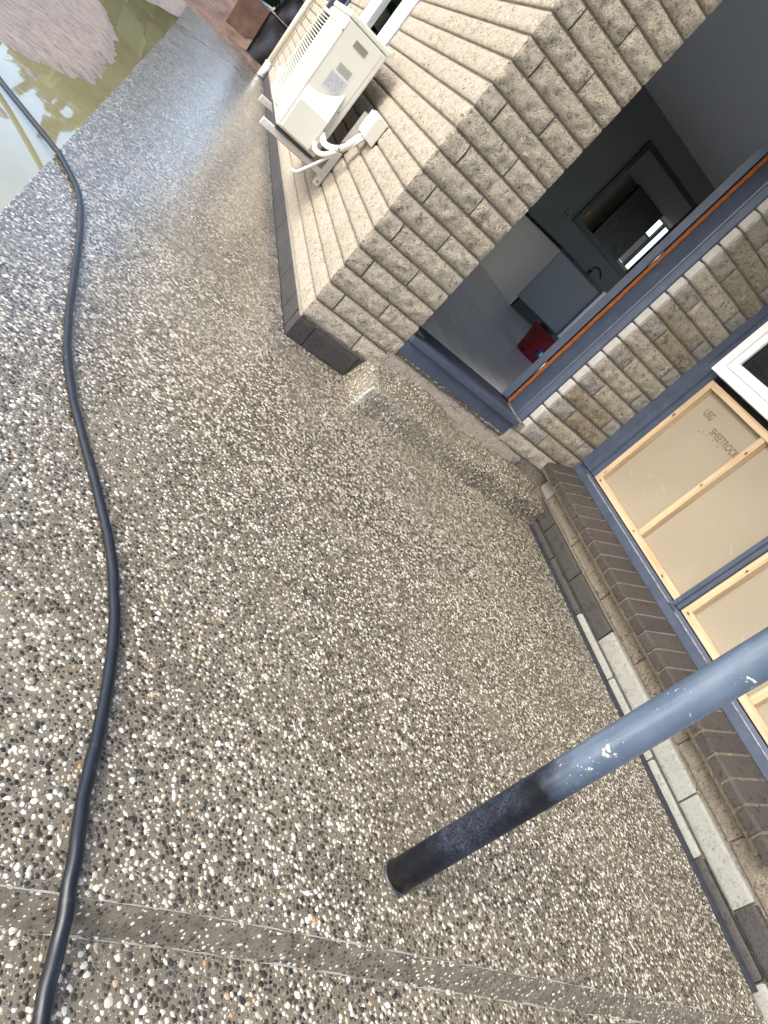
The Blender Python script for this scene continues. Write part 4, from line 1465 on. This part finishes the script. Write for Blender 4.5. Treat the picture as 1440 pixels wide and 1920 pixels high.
# brackets
for y0 in (1.30, 2.02):
    br = empty('bracket', (-0.2, y0, 0.5))
    acp(br)
    under(box('bracket_arm', (-0.455, y0 - 0.0195, 0.475), (-0.010, y0 + 0.02, 0.513), 'bracket', bevel=0.003), br)
    under(box('bracket_upright', (-0.052, y0 - 0.025, 0.425), (-0.009, y0 - 0.020, 0.90), 'bracket', bevel=0.001), br)
    under(box('bracket_flange', (-0.0085, y0 - 0.0195, 0.425), (-0.0055, y0 + 0.03, 0.90), 'bracket', bevel=0.001), br)
    under(box('rubber_pad', (-0.36, y0 - 0.02, 0.5131), (-0.16, y0 + 0.02, 0.5148), 'ac_dark'), br)
    under(tube('bolt_hole', [(-0.030, y0 - 0.0260, 0.448), (-0.030, y0 - 0.0235, 0.448)], 0.0055, 'ac_dark', seg=8), br)
    bo = br.children[-1]
    bo.rotation_euler = (0, 0, 0)
    under(box('rust_edge', (-0.40, y0 - 0.0212, 0.475), (-0.06, y0 - 0.0202, 0.479), 'ac_rust'), br)
# pipe cover box on the wall and lagged pipes
duct = empty('pipe_duct', (-0.04, 0.95, 0.8))
props(duct, 'small cream pipe entry cover on the block wall beside the air conditioner', 'duct')
under(prism('cover', [(-0.072, 0.825), (-0.008, 0.815), (-0.008, 0.945), (-0.055, 0.95), (-0.072, 0.935)], 'y', 0.835, 1.045, 'ac_cream', bevel=0.004), duct)
under(box('collar', (-0.066, 1.046, 0.83), (-0.008, 1.09, 0.94), 'ac_cream', bevel=0.003), duct)
pipes = empty('lagged_pipes', (-0.15, 1.1, 0.6))
props(pipes, 'white lagged pipes looping from unit to wall cover', 'pipes')
def pp(o):
    return under(o, pipes)
pp(tube('pipe', catmull([(-0.158, 1.205, 0.655), (-0.150, 1.14, 0.642), (-0.115, 1.07, 0.66), (-0.085, 1.02, 0.70), (-0.06, 1.0, 0.76), (-0.045, 0.98, 0.82)], 7), 0.0165, 'pipe_white', rib=0.035))
pp(tube('pipe', catmull([(-0.178, 1.205, 0.605), (-0.165, 1.15, 0.585), (-0.130, 1.09, 0.60), (-0.10, 1.05, 0.65), (-0.075, 1.04, 0.71), (-0.05, 1.01, 0.81)], 7), 0.014, 'pipe_white', rib=0.03))
pp(tube('cable', catmull([(-0.195, 1.20, 0.418), (-0.170, 1.19, 0.425), (-0.135, 1.16, 0.50), (-0.11, 1.10, 0.58), (-0.085, 1.05, 0.66), (-0.055, 1.0, 0.74), (-0.035, 0.96, 0.82)], 8), 0.0085, 'pipe_white', seg=12))
pp(tube('cable_tie', [(-0.077 + 0.030 * math.cos(a), 1.025 + 0.02 * math.cos(a), 0.705 + 0.028 * math.sin(a)) for a in [q * 0.4488 for q in range(15)]], 0.0025, 'black_plastic', seg=6, cap=False))

# ------------------------------------------------------------------ downpipe at the far end
dp = empty('downpipe', (-0.06, 7.72, 0.02))
props(dp, 'cream downpipe with white coupling at the far end of the house', 'downpipe')
under(tube('pipe', [(-0.06, 7.86, 0.16), (-0.06, 7.9, 2.5)], 0.040, 'downpipe', seg=20), dp)
under(tube('coupling', [(-0.07, 7.80, 0.03), (-0.06, 7.845, 0.115), (-0.06, 7.862, 0.20)], 0.047, 'upvc', seg=20), dp)
under(tube('coupling_collar', [(-0.06, 7.864, 0.203), (-0.06, 7.866, 0.235)], 0.050, 'upvc', seg=20), dp)

# ------------------------------------------------------------------ veranda post
post = empty('veranda_post', (0.184, -2.378, GZ))
props(post, 'round steel post, blue paint above and near-black below', 'post')
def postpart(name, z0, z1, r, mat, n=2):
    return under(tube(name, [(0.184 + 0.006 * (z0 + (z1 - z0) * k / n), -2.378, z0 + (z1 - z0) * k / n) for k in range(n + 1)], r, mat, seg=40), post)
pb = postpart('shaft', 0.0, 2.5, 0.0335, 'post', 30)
postpart('base_ring', GZ - 0.01, GZ + 0.0035, 0.0365, 'black_strip')

# ------------------------------------------------------------------ hose
r = 0.0116
hz = GZ + r + 0.001
pts = [(-2.3, 1.50, -0.005), (-1.80, 0.98, -0.005), (-1.455, 0.585, 0.0), (-1.295, 0.39, 0.012), (-1.135, 0.18, 0.030), (-1.105, 0.138, hz + 0.001), (-0.987, -0.085, hz), (-0.917, -0.383, hz), (-0.855, -0.818, hz), (-0.806, -1.123, hz), (-0.744, -1.348, hz), (-0.647, -1.594, hz), (-0.562, -1.819, hz), (-0.525, -1.985, hz), (-0.511, -2.123, hz), (-0.510, -2.256, hz), (-0.513, -2.371, hz), (-0.509, -2.462, hz + 0.001), (-0.501, -2.548, 0.016), (-0.492, -2.63, LZ + r + 0.001), (-0.484, -2.74, LZ + r), (-0.478, -2.9, LZ + r), (-0.47, -3.2, LZ + r)]
path = catmull(pts, 10)
rr = [r * (1 + 0.05 * noise.noise(Vector((k * 0.11, 3, 1)))) for k in range(len(path))]
for k, q in enumerate(path):
    q.x += 0.0025 * noise.noise(Vector((k * 0.21, 0, 9)))
hose = props(tube('garden_hose', path, rr, 'hose', seg=16), 'black hose snaking along the path from the puddle', 'hose')
